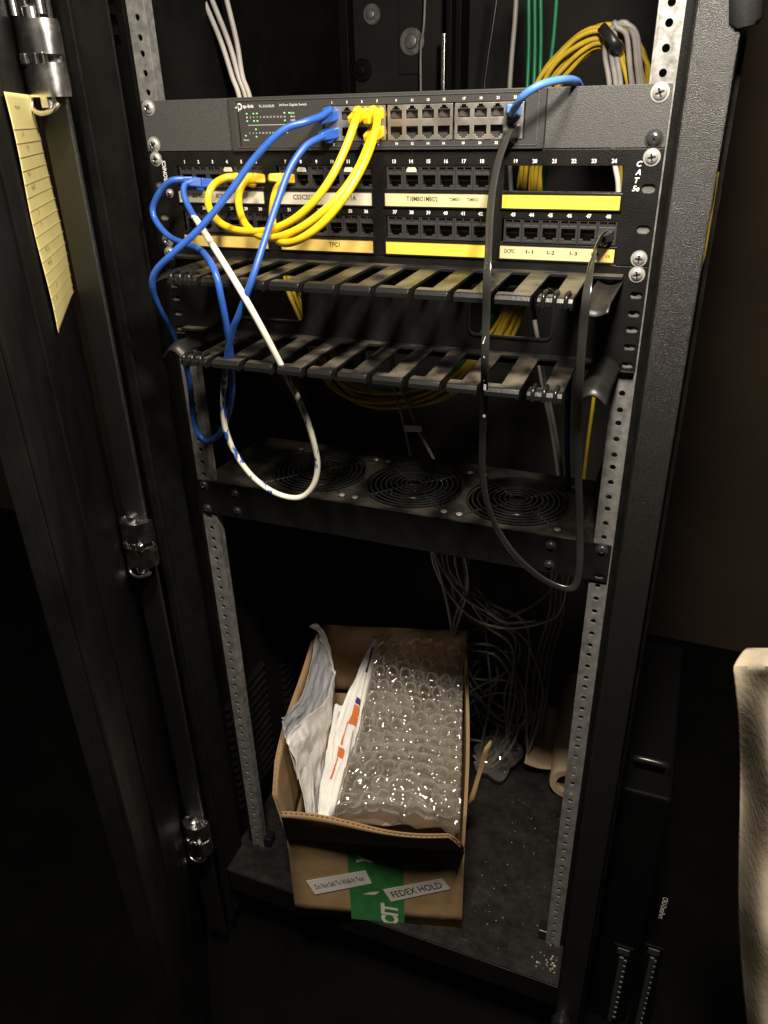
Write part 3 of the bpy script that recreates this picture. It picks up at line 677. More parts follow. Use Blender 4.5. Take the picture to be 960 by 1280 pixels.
# ================================================================== loose cabling behind the panels
def strand(name, label, pts, r, m, group, k=6, n=8):
    o = MB().tube(smooth_path(pts, k), r, n).build(name, m, None, 60); return tag(o, label, 'cable', group)
YB = [(806,200,250), (802,118,240), (796,84,236), (782,56,232), (760,44,230), (736,50,232), (710,72,236), (688,100,240), (672,150,244), (663,210,246), (661,245,246), (656,310,246), (649,360,246), (638,398,244), (612,440,244), (575,474,244), (535,494,244), (490,500,244), (448,492,244), (420,470,244), (400,435,246), (384,395,248), (372,365,250), (366,330,254)]
for s_ in range(9):
    ph = random.random()*6.28; pts = []
    for i, (u, v, y) in enumerate(YB):
        spread = 1.0 if i < 14 else 1.3
        a = s_*2*math.pi/9 + i*.16; rad = (11 if s_ else 2)*spread
        q = P(u, v, y)
        pts.append(q + Vector((rad*math.cos(a)+random.uniform(-1.5,1.5), 6*math.sin(a*1.3), rad*math.sin(a)*.8+random.uniform(-1.5,1.5))))
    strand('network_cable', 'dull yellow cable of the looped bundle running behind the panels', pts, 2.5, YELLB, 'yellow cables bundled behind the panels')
for k, (u0, v0, u1) in enumerate(((786, 58, 760), (790, 62, 768), (777, 58, 774))):
    pts = C([(u1, 175, 225), (u1+2, 110, 222), (u1-4, 66, 220), (u1+2-4*k, 40-5*k, 216), (u0-6, 28+3*k, 214), (u0+6, 44, 216), (u0+10, 80, 220), (u0+14, 130, 226), (u0+12, 200, 230)])
    strand('network_cable', 'grey cable hooked over the looped yellow bundle', pts, 2.7, GREYC, 'grey cables hooked over the yellow bundle')
MB_tie = MB().tube(smooth_path(C([(752,34,214), (762,46,205), (770,56,205), (776,62,214)]), 5), 5, 8, flat=2.4, up=(0,1,0)).build('velcro_tie', BLACKC, None, 60)
tag(MB_tie, 'black strap tying the grey and yellow cables together', 'cable tie')
gre = [((661,0),(659,112)), ((665,0),(664,112)), ((669,0),(668,112)), ((686,-5),(676,112))]
for k, (a, b) in enumerate(gre):
    pts = [P(a[0], -60, 330), P(a[0], a[1], 330), P((a[0]+b[0])/2+1, 55, 332), P(b[0], b[1], 330), P(b[0]-6, 240, 300), P(622, 372, 250), P(604, 412, 246), P(560, 470, 246), P(500, 492, 250), P(440, 490, 250), P(425, 466, 250), P(420, 420, 255)]
    pts = [q+Vector((2.5*k, 2*k, 2*k)) for q in pts]
    strand('network_cable', 'green cable dropping behind the switch at the back' if k < 3 else 'single green cable standing apart from the green group', pts, 2.4, GREENC, 'green cables at the back')
strand('network_cable', 'thin black cable hanging at the back left of the green ones', C([(626,-40,420), (618,20,420), (609,80,420), (605,130,420), (604,300,420)]), 2.2, BLACKC, None)
strand('network_cable', 'pale grey cable hanging at the back beside the green ones', C([(647,-40,330), (644,20,330), (639,80,330), (637,130,330), (640,250,330), (662,360,270), (671,420,262), (676,470,260), (690,540,262), (700,610,266)]), 2.9, GREYC, None)
for k, (a, b) in enumerate((((243,-30),(300,112)), ((254,-30),(308,115)), ((276,-30),(313,113)))):
    mid = P((a[0]+b[0])/2+(4 if k < 2 else 1), 50, 200); 
    pts = [P(a[0]-12, -90, 200), P(a[0], a[1], 200), mid, P(b[0]-10, 95, 200), P(b[0]+2, 135, 202), P(b[0]+20, 260, 230)]
    strand('network_cable', ('pale cable behind the switch at upper left, leftmost of three', 'pale cable behind the switch at upper left, middle of three', 'pale cable behind the switch at upper left, rightmost of three')[k], pts, 3.0, WHITEC, 'pale cables dropping behind the switch')
strand('network_cable', 'thin grey wire running down past the round bolt', C([(532,-30,560), (530,30,560), (526,60,562), (526,120,562), (526,200,562)]), 1.8, GREYC, None)
# cables between manager and tray
strand('network_cable', 'grey cable falling behind the manager towards the middle fan, left one', C([(485,440,240), (492,480,238), (505,530,236), (514,575,236), (520,620,238), (545,700,240), (560,760,250), (566,800,260)]), 2.3, GREYC, 'grey cables falling behind the fan tray')
strand('network_cable', 'grey cable falling behind the manager with a white tag on it', C([(488,440,236), (500,480,232), (522,535,230), (545,580,232), (560,620,240), (585,720,260), (575,770,262), (565,800,270)]), 2.3, GREYC, 'grey cables falling behind the fan tray')
q = P(517, 536, 226)
tag(MB().box(q.x-13, q.x+12, 224, 227, q.z-4, q.z+5).xf(Matrix.Translation(q) @ Matrix.Rotation(R(-5), 4, 'Y') @ Matrix.Translation(-q)).build('cable_tag', STICK, None, 0, .5), 'small white tag wrapped on a grey cable behind the tray', 'tag')
strand('network_cable', 'blue cable hanging behind the right end of the manager', C([(722,380,40), (716,440,38), (711,480,40), (709,540,60), (710,600,120), (712,680,170)]), 2.8, BLUE, None)
strand('network_cable', 'grey cable hanging left of the blue one at the right', C([(668,400,190), (680,470,185), (694,540,185), (702,600,190), (705,700,200)]), 2.6, GREYC, None)
for k in range(1):
    strand('network_cable', 'dull yellow cable hanging at the far right beside the rail', [q+Vector((5*k, 3*k, 0)) for q in C([(772,170,300), (776,225,300), (765,330,300), (750,430,300), (742,500,300), (734,560,305), (728,620,310), (722,720,315)])], 2.5, YELLB, None)
strand('network_cable', 'grey cable showing in the empty bay of the patch panel', C([(760,120,190), (768,200,188), (773,240,188), (768,320,188), (760,400,190)]), 2.8, WHITEC, None)
strand('network_cable', 'thin yellow cable just showing past the outer edge of the right post', C([(900,215,-40), (896,250,-40), (886,292,-40), (874,335,-40), (866,360,-20), (850,420,20)]), 2.2, YELLB, None)
# tangle under the tray
TG = [
 [(536,660,250),(541,700,252),(556,735,256),(590,772,262),(630,785,268),(672,780,272),(700,765,280),(712,720,284),(716,680,290)],
 [(540,660,250),(548,700,252),(578,745,256),(610,765,258),(632,778,262),(670,776,272)],
 [(586,690,262),(582,735,264),(568,775,268),(572,800,275),(590,812,285)],
 [(576,806,300),(620,808,300),(645,840,300),(658,880,300),(652,905,300),(630,902,302),(605,880,304),(580,845,306)],
 [(584,812,310),(620,820,310),(640,850,310),(648,885,312),(640,920,316),(625,938,320),(600,962,320)],
 [(582,830,330),(610,822,330),(622,840,330),(616,870,330),(598,890,330),(584,895,330)],
 [(690,700,330),(688,760,332),(672,820,334),(664,880,336),(655,930,338)],
 [(698,700,335),(694,760,337),(678,820,339),(670,880,341),(662,930,343)],
 [(706,700,340),(700,760,342),(684,820,344),(676,880,346),(668,930,348)],
 [(712,700,345),(706,760,347),(690,820,349),(682,880,351),(672,930,353)],
 [(640,915,300),(620,935,290),(606,950,286),(596,980,280),(585,1000,276)],
 [(645,925,304),(628,950,292),(612,975,286),(598,992,280),(582,1004,276)],
 [(600,790,320),(640,770,320),(668,755,325),(690,735,330),(700,700,332)],
 [(590,870,320),(602,905,318),(612,935,312),(630,960,304),(640,950,304),(634,930,306)]]
rt = random.Random(11)
EX = []
for k in range(9):
    cu, cv = rt.uniform(600, 640), rt.uniform(800, 900); ra_, rb_ = rt.uniform(18, 42), rt.uniform(26, 60); a0 = rt.uniform(0, 6.28); yy = rt.uniform(290, 350); tl_ = rt.uniform(-.5, .5)
    EX.append([(cu+ra_*math.cos(a0+t*.55)*(1+.03*t)+tl_*rb_*math.sin(a0+t*.55), cv+rb_*math.sin(a0+t*.55), yy+3*t) for t in range(rt.randint(7, 13))])
for k in range(6):
    u0 = rt.uniform(540, 600); u1 = rt.uniform(600, 660)
    EX.append([(u0, 650, 260+8*k), (u0+rt.uniform(0, 12), 715, 262+8*k), ((u0+u1)/2+rt.uniform(-25, 25), 765+rt.uniform(-14, 14), 268+8*k), (u1, 800+rt.uniform(-20, 20), 280+8*k), (u1+rt.uniform(-20, 20), 870, 300), (u1-rt.uniform(0, 30), 945, 300)])
for k in range(5):
    u0 = rt.uniform(588, 625)
    EX.append([(u0-14, rt.uniform(940, 990), 285), (u0, 958, 283), (u0+16, 944, 287), (u0+28, 925, 300), (u0+34, 905, 308)])
TL = ['upper grey cable sweeping right under the fan tray', 'second grey cable sweeping right under the fan tray', 'grey cable dropping behind the cardboard box flap', 'dark grey cable in a round coil beside the box', 'dark grey cable in a wider coil running down to the shelf',
      'small grey loop of cable nearest the box', None, None, None, None, 'grey cable lying on the shelf beside the box', 'lower grey cable lying on the shelf beside the box', 'grey cable rising to the right under the tray', 'grey cable curling among the shiny connectors']
DGREY = mat('dark_grey_cable', (.26,.25,.235), .4, vary=.1, vscale=50)
for i, seq in enumerate(TG):
    strand('network_cable', TL[i] or 'dark grey cable of the straight bundle behind the coils', C(seq), 2.3, DGREY if i > 2 else GREYC, 'grey cables tangled below the tray')
for i, seq in enumerate(EX):
    strand('network_cable', 'grey cable lost in the dense tangle between box and right rail', C(seq), 2.2, GREYC if i > 14 else DGREY, 'grey cables in the dense tangle')
# shiny connectors in a clear bag on the shelf
bagp = PZ(622, 955, -1040)
def bagf(i, j):
    a = 2*math.pi*i; b = math.pi*j
    n_ = noise.noise(Vector((math.cos(a)*1.6, math.sin(a)*1.6, b*1.5)))
    r = 1+.5*n_
    return bagp + Vector((34*r*math.sin(b)*math.cos(a), 40*r*math.sin(b)*math.sin(a), 26+30*r*math.cos(b)))
def clear_plastic(name, tint, amount, rough):
    m = bpy.data.materials.new(name); m.use_nodes = True; nt = m.node_tree; b = nt.nodes['Principled BSDF']
    b.inputs['Base Color'].default_value = (*tint, 1); b.inputs['Roughness'].default_value = rough; b.inputs['Specular IOR Level'].default_value = .8
    tr = nt.nodes.new('ShaderNodeBsdfTransparent'); tr.inputs[0].default_value = (.9,.88,.85,1)
    lw = nt.nodes.new('ShaderNodeLayerWeight'); lw.inputs['Blend'].default_value = .35
    mr = nt.nodes.new('ShaderNodeMapRange'); mr.inputs['To Min'].default_value = amount; mr.inputs['To Max'].default_value = min(amount+.85, 1); mr.inputs['From Min'].default_value = .12; mr.inputs['From Max'].default_value = .8
    mx = nt.nodes.new('ShaderNodeMixShader'); gl = nt.nodes.new('ShaderNodeBsdfGlossy'); gl.inputs['Roughness'].default_value = rough*.6; gl.inputs[0].default_value = (1,1,1,1)
    fr = nt.nodes.new('ShaderNodeMapRange'); fr.inputs['From Min'].default_value = .25; fr.inputs['To Min'].default_value = .12; fr.inputs['To Max'].default_value = .42; nt.links.new(lw.outputs['Facing'], fr.inputs['Value']); mx2 = nt.nodes.new('ShaderNodeMixShader')
    nt.links.new(lw.outputs['Facing'], mr.inputs['Value']); nt.links.new(mr.outputs[0], mx.inputs[0])
    tl = nt.nodes.new('ShaderNodeBsdfTranslucent'); tl.inputs[0].default_value = (*tint, 1); mt = nt.nodes.new('ShaderNodeMixShader'); mt.inputs[0].default_value = .45
    nt.links.new(b.outputs[0], mt.inputs[1]); nt.links.new(tl.outputs[0], mt.inputs[2])
    nt.links.new(tr.outputs[0], mx.inputs[1]); nt.links.new(mt.outputs[0], mx.inputs[2])
    nt.links.new(fr.outputs[0], mx2.inputs[0]); nt.links.new(mx.outputs[0], mx2.inputs[1]); nt.links.new(gl.outputs[0], mx2.inputs[2])
    nt.links.new(mx2.outputs[0], nt.nodes['Material Output'].inputs['Surface']); return m
CLEAR = clear_plastic('clear_plastic_bag', (.5,.48,.44), .12, .12)
o = MB().grid(bagf, 40, 24).build('plastic_bag', CLEAR, None, 20); tag(o, 'crumpled clear plastic bag among the cables right of the box', 'plastic bag')

# ================================================================== cardboard box
ZB0 = -1045
FL = Vector((-122.7, -83.8, ZB0+.5)); FR = Vector((108.2, -19.8, ZB0+.5))
BX = (FR-FL).normalized(); BN = Vector((-BX.y, BX.x, 0)); BW = (FR-FL).length; BD = 300; BH = 159
box = thing('cardboard_box', 'open brown cardboard shipping box with green print on the base shelf', 'box', tuple((FL+FR)/2+BN*BD/2))
def B(a, b, h): return FL + BX*a + BN*b + Vector((0, 0, h))
def board(name, fn, nu, nv, m=CARD, parent=box, thick=3.6, flute=True, fl_u=None):
    """corrugated board: two liners and the flutes between; fn(u,v)->point, v runs up to the open edge"""
    def nrm(u, v):
        e_ = .01; a = fn(min(u+e_,1), v)-fn(max(u-e_,0), v); b = fn(u, min(v+e_,1))-fn(u, max(v-e_,0)); return a.cross(b).normalized()
    mb = MB()
    for s_ in (-1, 1):
        mb.grid(lambda u, v: fn(u, v)+nrm(u, v)*(s_*thick/2), nu, nv)
    o = mb.build(name, m, parent, 40, 0, .5)
    if flute:
        L = (fn(1, 1)-fn(0, 1)).length; n = max(int(L/3.2), 4)
        zz = MB()
        zz.grid(lambda u, v: fn(u, v*.999)+nrm(u, v)*((1 if round(u*n) % 2 else -1)*(thick/2-.3)), n, nv)
        zz.build('fluting', CARDE, o, 0, 0, .35)
    return o
# walls
front = board('front_wall', lambda u, v: B(BW*u, 2, BH*v), 8, 6, flute=False)
board('back_wall', lambda u, v: B(BW*u, BD-2, BH*v), 6, 4, flute=False)
board('left_wall', lambda u, v: B(2, BD*u, BH*v), 6, 4, flute=False)
board('right_wall', lambda u, v: B(BW-2, BD*u, BH*v), 6, 4, flute=False)
MB().hexa([B(1,1,0), B(BW-1,1,0), B(BW-1,BD-1,0), B(1,BD-1,0), B(1,1,4), B(BW-1,1,4), B(BW-1,BD-1,4), B(1,BD-1,4)]).build('bottom', CARD, box, 0)
def surf_quad(a, b, c, d): return lambda u, v: a.lerp(b, u).lerp(d.lerp(c, u), v) + Vector((0, 5*math.sin(v*3), 0))
# flaps
def ffront(u, v):
    a = BW*u*(1-v) + v*(13+221*u); h = BH+.5 + v*(112-14*u-2*math.sin(u*3.1)-(20*max(0, u-.94)/.06))
    return B(a, 2-57*v+6*v*v*math.sin(u*6+.5)-5*math.sin(v*3.1)*math.sin(u*3.1), h)
def fback(u, v): return B(2+(BW-4)*u, BD-2+14*v*v, BH+.5+128*v)
def fleft(u, v):
    prof = 124+6*math.sin(u*7) - 22*max(0, .1-u)/.1
    return B(2-7*v-6*math.sin(u*3)*v, -16*v*(1-u)+(BD-2)*u, BH+.5+prof*v)
def fright(u, v): return B(BW-2+(1+3*math.sin(u*4))*v, 6+(BD-10)*u, BH+.5+(62+34*u)*v)
board('front_flap', ffront, 28, 8); board('back_flap', fback, 10, 6); board('left_flap', fleft, 20, 8); rf = board('right_flap', fright, 16, 8)
# torn loose strip at the right
ty = B(BW, 120, 0).y
board('torn_flap', surf_quad(P(584,1006,ty), P(592,1000,ty), P(614,926,ty+12), P(606,936,ty+6)), 6, 8, flute=False, thick=2.4)
def ffp(a, h, d=.9): return B(a, 0-d, h)       # on the front wall's outer face
def fpanel(name, a0, a1, h0, h1, m, parent, d=.45, rot=0):
    c = Vector(((a0+a1)/2, 0, (h0+h1)/2)); q = []
    for a, h in ((a0,h0), (a1,h0), (a1,h1), (a0,h1)):
        da, dh = a-c.x, h-c.z; q.append(ffp(c.x+da*math.cos(rot)-dh*math.sin(rot), c.z+da*math.sin(rot)+dh*math.cos(rot), d))
    mb = MB(); mb.add(q, [(0,1,2,3)]); return mb.build(name, m, parent, 0)
def onf(u, v, d=0):
    r = ray(u, v); A = B(0, 0-d, 0); t = (A-Vector(CAM)).dot(BN)/r.dot(BN); X_ = Vector(CAM)+r*t; return (X_-FL).dot(BX), X_.z-FL.z
ga0, _ = onf(437, 1110); ga1, _ = onf(505, 1110)
fpanel('green_print', ga0, ga1, 1, BH-3, GREENI, front, .75)
wm = MB()
ac, hc = onf(487, 1141)
write(wm, 'CIT', tuple(ffp(ac, hc-1, 1.05)), 25, right=(0,0,1), up=-BX, width=47, weight=.04, shear=.15)
a0, h0 = onf(463, 1118); wm.add([ffp(a0-11, h0+1, 1.05), ffp(a0+6, h0+1, 1.05), ffp(a0+14, h0+9, 1.05), ffp(a0+2, h0+7, 1.05)], [(0,1,2,3)])
a0, h0 = onf(455, 1072); write(wm, 'Y', tuple(ffp(a0, h0, 1.05)), 22, right=(0,0,1), up=-BX, width=20, weight=.03, shear=.3)
a0, h0 = onf(463, 1100)
wm.build('lettering', INK, front, 0)
def sticker(label, corners, words, rot):
    cs = [onf(*c) for c in corners]; mb = MB(); q = [ffp(a, h, 1.5) for a, h in cs]
    mb.hexa([ffp(a, h, 1.2) for a, h in cs] + q)
    s_ = mb.build('sticker', STICK, front, 0); s_['label'] = label
    c = sum(q, Vector())/4 - BN*.15; rt = ((q[1]+q[2])-(q[0]+q[3])); upv = ((q[3]+q[2])-(q[0]+q[1]))
    tm = MB(); write(tm, words, tuple(c), upv.length/2*.36 if len(words) > 12 else upv.length/2*.52, right=rt, up=upv, width=rt.length/2*.84, weight=.01); tm.build('lettering', BLKINK, s_, 0)
sticker('small white sticker with tiny handwriting-like line', [(394,1117), (465,1103), (457,1087), (383,1100)], 'Do Not Sell To Walk-In Text', 0)
sticker('white sticker reading FEDEX HOLD', [(489,1126), (563,1110), (553,1097), (479,1111)], 'FEDEX HOLD', 0)

# bubble wrap: sheet of domes stuffed into the right of the box
WRAP = clear_plastic('bubble_wrap_film', (.7,.66,.6), .04, .14)
PIT = 26.0
def dome(x, y):
    row = math.floor(y/(PIT*.87)); best = 1e9
    for r_ in (row-1, row, row+1):
        off = PIT*.5 if r_ % 2 else 0
        cx = (math.floor((x-off)/PIT+.5))*PIT+off; cy = (r_+.5)*PIT*.87
        best = min(best, math.hypot(x-cx, y-cy))
    t = best/11.8
    return 6.4*(1-t**4) if t < 1 else 0
a_lo, a_hi = 84, BW-7
def wrapf(i, j):
    """i across the box, j from the back edge over the top and down inside the front"""
    L = 340*j; ww = (a_hi-a_lo)+60; sx = -36 + ww*i
    a = a_lo + 18*(1-j) - 8*j + max(sx, 0)*((a_hi-a_lo-18*(1-j)+8*j)/(a_hi-a_lo+24)); drop = 0
    if sx < 0: drop = -sx*.9; a += sx*.25
    b = 286 - 322*min(j/.93, 1)
    h = BH + 114 - 22*min(j/.93, 1) + 8*math.sin(j*9+.8) + 14*math.sin(math.pi*min(max(i, 0), 1))
    if j > .93: h -= (j-.93)*900; b += (j-.93)/.07*34
    if j < .06: h += 6
    b = max(b, 2-57*min(max((h-drop-BH-14)/112, 0), 1)+8)
    nz_ = noise.noise(Vector((i*3.1, j*6.5, 3.3))); cr_ = 0
    if j > .6:
        k = (j-.6)/.4; cr_ = 26*k*abs(noise.noise(Vector((i*4, j*9, 9.1)))) + 12*k*abs(noise.noise(Vector((i*9, j*15, 1.7))))
    d = dome(sx*1.02+7*nz_*(j > .55), L+9*noise.noise(Vector((i*2, j*3, 0)))) * (1-.55*max(0, (j-.6)/.4))
    tw = 1.6*noise.noise(Vector((sx*.11, L*.11, 5)))
    p_ = B(a, b, h - drop + 7*nz_ + cr_)
    return p_ + Vector((BN.x*-.22*d, BN.y*-.22*d, .97*d + tw))
o = MB().grid(wrapf, 150, 260).build('bubble_wrap', WRAP, None, 50)
tag(o, 'clear bubble wrap sheet stuffed into the right of the open box', 'bubble wrap')
def wrap2(i, j):
    q = wrapf(i, j*.96+.01); return q + Vector((0, 0, -16 + 8*noise.noise(Vector((i*6, j*9, 2))))) 
o2 = MB().grid(wrap2, 60, 90).build('under_layer', WRAP, o, 50)
# packing paper under it fills the box
def fillf(i, j): return B(70+(BW-78)*i, 8+(BD-16)*j, BH+34+16*noise.noise(Vector((i*4, j*4, 8)))+30*j)
tag(MB().grid(fillf, 24, 24).build('packing_paper', mat('grey_packing_paper', (.3,.275,.24), .8, vary=.3, vscale=30), None, 30, 0, 1), 'crumpled grey packing paper beneath the bubble wrap', 'packing paper')

# mailers
def surf(rows):
    """rows of points -> smooth surface function"""
    n, m = len(rows), len(rows[0])
    def cat(p, t):
        k = len(p); x = t*(k-1); i = min(int(x), k-2); t = x-i
        p0, p1, p2, p3 = p[max(i-1,0)], p[i], p[i+1], p[min(i+2,k-1)]
        return .5*((2*p1)+(p2-p0)*t+(2*p0-5*p1+4*p2-p3)*t*t+(3*p1-p0-3*p2+p3)*t**3)
    return lambda u, v: cat([cat(r, u) for r in rows], v)
def crinkle(f, amp, sc, seed, edge=0):
    def g(u, v):
        fold = amp*.55*abs(noise.noise(Vector((u*sc*2.3+seed, v*sc*1.1, seed*2)))) - amp*.3*abs(noise.noise(Vector((u*sc*4.1, v*sc*5+seed, 1))))
        return f(u, v) + Vector((fold, -fold*.6, fold*.5)) + Vector((amp*noise.noise(Vector((u*sc, v*sc*1.4, seed))), amp*.6*noise.noise(Vector((u*sc*2, v*sc, seed+4))), amp*.8*noise.noise(Vector((u*sc, v*sc*2, seed+9)))))
    return g
m1 = thing('mailer_envelope', 'torn open white padded mailer gaping at the left of the box', 'envelope', tuple(B(40, 120, 20)), 'white mailers in the box')
near = surf([[P(358,927,-52), P(370,908,-20), P(386,893,20), P(404,880,70), P(413,860,120), P(419,838,160)],
             [P(366,945,-56), P(378,935,-26), P(390,925,10), P(404,915,50), P(412,900,95), P(417,880,140)],
             [P(375,980,-62), P(382,972,-40), P(390,968,-15), P(399,965,15), P(405,960,40), P(410,950,70)],
             [P(385,1020,-70), P(389,1021,-60), P(393,1022,-50), P(397,1022,-40), P(400,1020,-30), P(404,1018,-20)]])
MB().grid(crinkle(near, 5, 4.5, 1.0), 60, 60).build('front_sheet', MAILER, m1, 60, 0, .7)
far = surf([[P(352,897,-40), P(364,885,10), P(378,868,60), P(388,830,110), P(396,795,165), P(400,784,180)],
            [P(358,925,-48), P(372,905,0), P(386,890,55), P(398,866,105), P(408,838,150), P(414,822,172)],
            [P(372,975,-60), P(382,950,-20), P(394,930,20), P(404,910,70), P(412,880,120), P(418,850,160)]])
MB().grid(crinkle(far, 3.5, 6, 3.0), 60, 40).build('lining', MAILIN, m1, 60, 0, .7)
lip = surf([[P(386,783,150), P(392,779,160), P(398,780,168), P(400,786,175)], [P(398,790,166), P(404,790,174), P(411,806,176), P(417,838,162)], [P(400,800,160), P(408,812,170), P(414,830,168), P(418,845,158)]])
MB().grid(crinkle(lip, 2, 5, 5.0), 20, 12).build('torn_edge', MAILER, m1, 60, 0, .7)
m2 = thing('mailer_envelope', 'white mailer with orange and purple print standing beside the bubble wrap', 'envelope', tuple(B(70, 150, 20)), 'white mailers in the box')
NR = [(398,1020,-62, 410,1021,-58), (400,992,-30, 420,1000,-30), (409,945,40, 436,958,25), (418,912,90, 446,930,62), (432,872,140, 453,890,118), (448,838,185, 459,850,168), (466,797,232, 471,796,230)]
rows = []
for a_, b_, c_, d_, e_, f_ in NR:
    p0 = P(a_, b_, c_); p1 = P(d_, e_, f_); rows.append([p0, p0.lerp(p1,.34)+Vector((0,0,-3)), p0.lerp(p1,.67)+Vector((0,0,-3)), p1])
face = surf(rows); fc = crinkle(face, 3.5, 5, 7.0)
MB().grid(fc, 24, 60).build('face', MAILER, m2, 60, 0, .8)
def patch(u0, u1, v0, v1, m, nm):
    def g(u, v):
        uu = u0+(u1-u0)*u; vv = v0+(v1-v0)*v; e_ = .01
        n_ = (fc(uu+e_, vv)-fc(uu-e_, vv)).cross(fc(uu, vv+e_)-fc(uu, vv-e_)).normalized()
        if n_.dot(Vector(CAM)-fc(uu, vv)) < 0: n_ = -n_
        return fc(uu, vv)+n_*.8
    MB().grid(g, 8, 14).build(nm, m, m2, 60)
patch(.5, .8, .58, .68, ORANGE, 'orange_print'); patch(.38, .5, .45, .585, ORANGE, 'orange_print'); patch(.3, .62, .36, .43, ORANGE, 'orange_print'); patch(.34, .42, .25, .355, ORANGE, 'orange_print')
patch(.5, .82, .685, .72, PURPLE, 'purple_print'); patch(.55, .95, .86, .95, PURPLE, 'purple_print')
side = surf([[r[3] for r in rows], [r[3]+Vector((8, 0, -60)) for r in rows], [r[3]+Vector((16, 0, -120)) for r in rows]])
MB().grid(crinkle(side, 3, 5, 2.0), 40, 12).build('back_sheet', MAILER, m2, 60, 0, .7)
m3 = surf([[P(400,1018,-40), P(404,985,0), P(410,930,60), P(417,885,130), P(421,880,140), P(428,882,140)], [P(404,1019,-40), P(410,980,0), P(416,935,55), P(424,895,120), P(428,890,130), P(432,890,130)]])
tag(MB().grid(crinkle(m3, 2.5, 6, 4.4), 30, 8).build('paper_sheet', MAILER, None, 60, 0, .7), 'narrow white paper edge standing between the two mailers', 'paper')

# ================================================================== kraft roll
ra = Vector((210, 262, ZB0+33)); rb = ra + Vector((-22, 250, 4))
rl = thing('paper_roll', 'roll of brown kraft paper lying on the base shelf at the right', 'paper roll', (190, 390, ZB0))
ax = (rb-ra).normalized(); L = (rb-ra).length
MB().lathe(ra, ax, [(21,12), (21,0), (31.5,0), (32.5,2), (32.5,L-2), (31,L), (21,L)], 40, cap=False).build('roll', KRAFT, rl, 40)
MB().lathe(ra+ax*10, ax, [(20.6,0), (20.6,L-14)], 32, cap=False).build('core', mat('roll_core', (.2,.14,.08), .8), rl, 40)
MB().tube([ra+ax*24+Vector((32.9*math.cos(t*.2), 0, 32.9*math.sin(t*.2))) for t in range(2, 16)], .5, 6).build('wrap_seam', CARDE, rl, 60)
def loose(i, j):
    x = -30 - 48*i; return ra + ax*(38+150*j - 30*i*(1-j)) + Vector((x, 10*i, -14+18*i*i+6*math.sin(j*4)*i))
MB().grid(loose, 14, 14).build('loose_end', KRAFT, rl, 60, 0, .6)

# debris on the shelf: uncountable grit
db = MB()
for k in range(130):
    if k < 45: x = 243-abs(random.gauss(0, 14)); y = -38+abs(random.gauss(0, 14)); s_ = random.uniform(.3, 1.0)**2*1.5+.2
    else: x = random.uniform(110, 235); y = random.uniform(-45, 240); s_ = random.uniform(.2, .9)**2+.2
    z = ZB0+.3; a = random.random()*6.28; c, q = math.cos(a)*s_, math.sin(a)*s_
    db.hexa([(x-c,y-q,z), (x+q,y-c,z), (x+c,y+q,z), (x-q,y+c,z), (x-c*.6,y-q*.5,z+s_), (x+q*.6,y-c*.6,z+s_*.7), (x+c*.6,y+q*.6,z+s_), (x-q*.6,y+c*.5,z+s_*.8)])
g = db.build('grit', DUSTM, None, 0); g['kind'] = 'stuff'; g['label'] = 'pale grit scattered on the base shelf'

# ================================================================== note on the door
def nf(u, v):
    s0 = 128-144*u; z = 5-176*v - 6*u*v
    curl = .8*math.sin(v*9+u*2)+1.2 - 1.6*max(0, u-.5)*math.sin(min(1, v*3)*math.pi)
    if v > .93: z += (u)*12*(v-.93)/.07
    q = DM @ Vector((s0, -1.2-curl, z)); return q
nb = MB().grid(nf, 24, 50).build('ruled_note', NOTE, None, 60, 0, .3)
tag(nb, 'yellow ruled note sheet with faint handwriting taped inside the door', 'note')
rl_ = MB()
for k in range(16):
    v = .14+k*.054
    if v > .97: break
    pts = [nf(i/20, v) + Dn*.5 for i in range(21)]
    rl_.tube(pts, .45, 5)
for k in range(16):
    v = .05+k*.054; u0 = random.uniform(.15, .3)
    if k % 3 == 1: continue
    pts = [nf(u0+i*.012, v+.012*math.sin(i*2.1+k)+.006*math.sin(i*5.3)) + Dn*.5 for i in range(random.randint(4, 14))]
    if len(pts) > 2: rl_.tube(pts, .35, 5)
rl_.build('ruling', PENCIL, nb, 0)

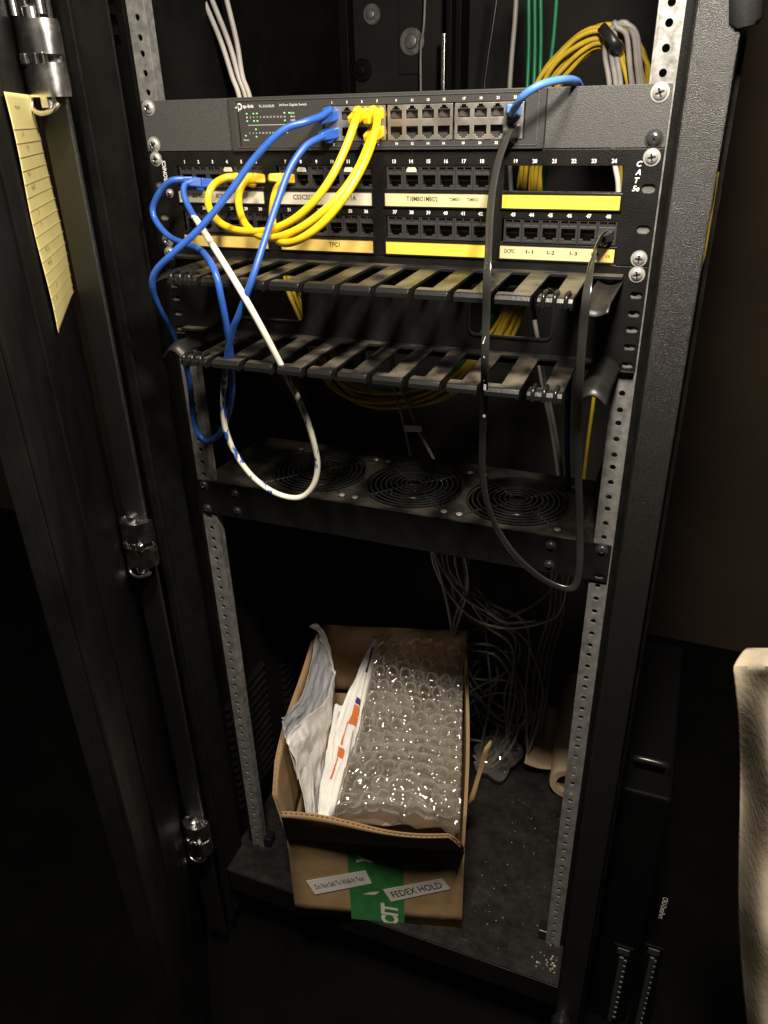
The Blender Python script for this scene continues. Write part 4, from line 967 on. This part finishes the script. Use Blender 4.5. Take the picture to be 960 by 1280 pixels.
# ================================================================== things right of the cabinet
a = P(776, 985, 20); b = P(836, 985, 20); x0, x1 = a.x, b.x+6; zt = a.z
pc = thing('drive_dock_tower', 'black tower case with carry handle and two slotted drive bays', 'computer', ((x0+x1)/2, 120, -1200))
MB().box(x0, x1, 20, 330, -1198, zt).build('case', PCM, pc, 0, 4)
MB().tube(smooth_path([(x0+8,60,zt), (x0+9,58,zt+14), (x0+16,56,zt+19), (x1-16,56,zt+19), (x1-9,58,zt+14), (x1-8,60,zt)], 6), 4.5, 10).build('handle', PLAST, pc, 60)
fy = 17.5
q = P(829, 1137, fy)
tm = MB(); write(tm, 'CRU-DataPort', (q.x, fy+1.9, q.z), 6.5, right=(0,0,-1), up=(1,0,0), width=42); tm.build('lettering', INK, pc, 0)
for (u0, u1) in ((768, 794), (806, 832)):
    xa, xb = P(u0, 1180, fy).x, P(u1, 1180, fy).x; z_t = P(u0, 1178, fy).z; z_b = -1196
    by = MB().box(xa, xb, fy-2, fy+2, z_b, z_t).build('drive_bay', PCM, pc, 0, 1)
    MB().box(xa+5, xb-5, fy-3.4, fy-1.9, z_t-16, z_t-4).build('bay_latch', PCG, by, 0, .6)
    MB().box(xa+9, xa+15, fy-5, fy-1.9, z_b+3, z_t-20).build('comb_spine', PCG, by, 0, .8)
    k = 0
    while z_t-24-k*12 > z_b+8:
        z = z_t-24-k*12; MB().box(xa+15, xb-6, fy-5, fy-1.9, z-6, z).build('comb_tooth', PCG, by, 0, .8); k += 1

# pale cloth hanging at the lower right edge
def cloth(u, v):
    vv = 812+520*v
    left = 915 + 22*v + 5*math.sin(v*7) + 60*max(0, .05-v)**1.5/.05**1.5*.3
    uu = left+(1110-left)*u
    y = -215 + 46*(1-math.sin(min(1, u*2.2)*math.pi/2)) + 9*math.sin(u*19+v*3) + 14*noise.noise(Vector((u*4, v*5, 2))) + 40*max(0, .04-v)/.04 
    return P(uu, vv, y)
tag(MB().grid(cloth, 80, 120).build('hanging_cloth', BEIGE, None, 60, 0, 3), 'pale beige cloth hanging in soft folds at the lower right edge', 'cloth')
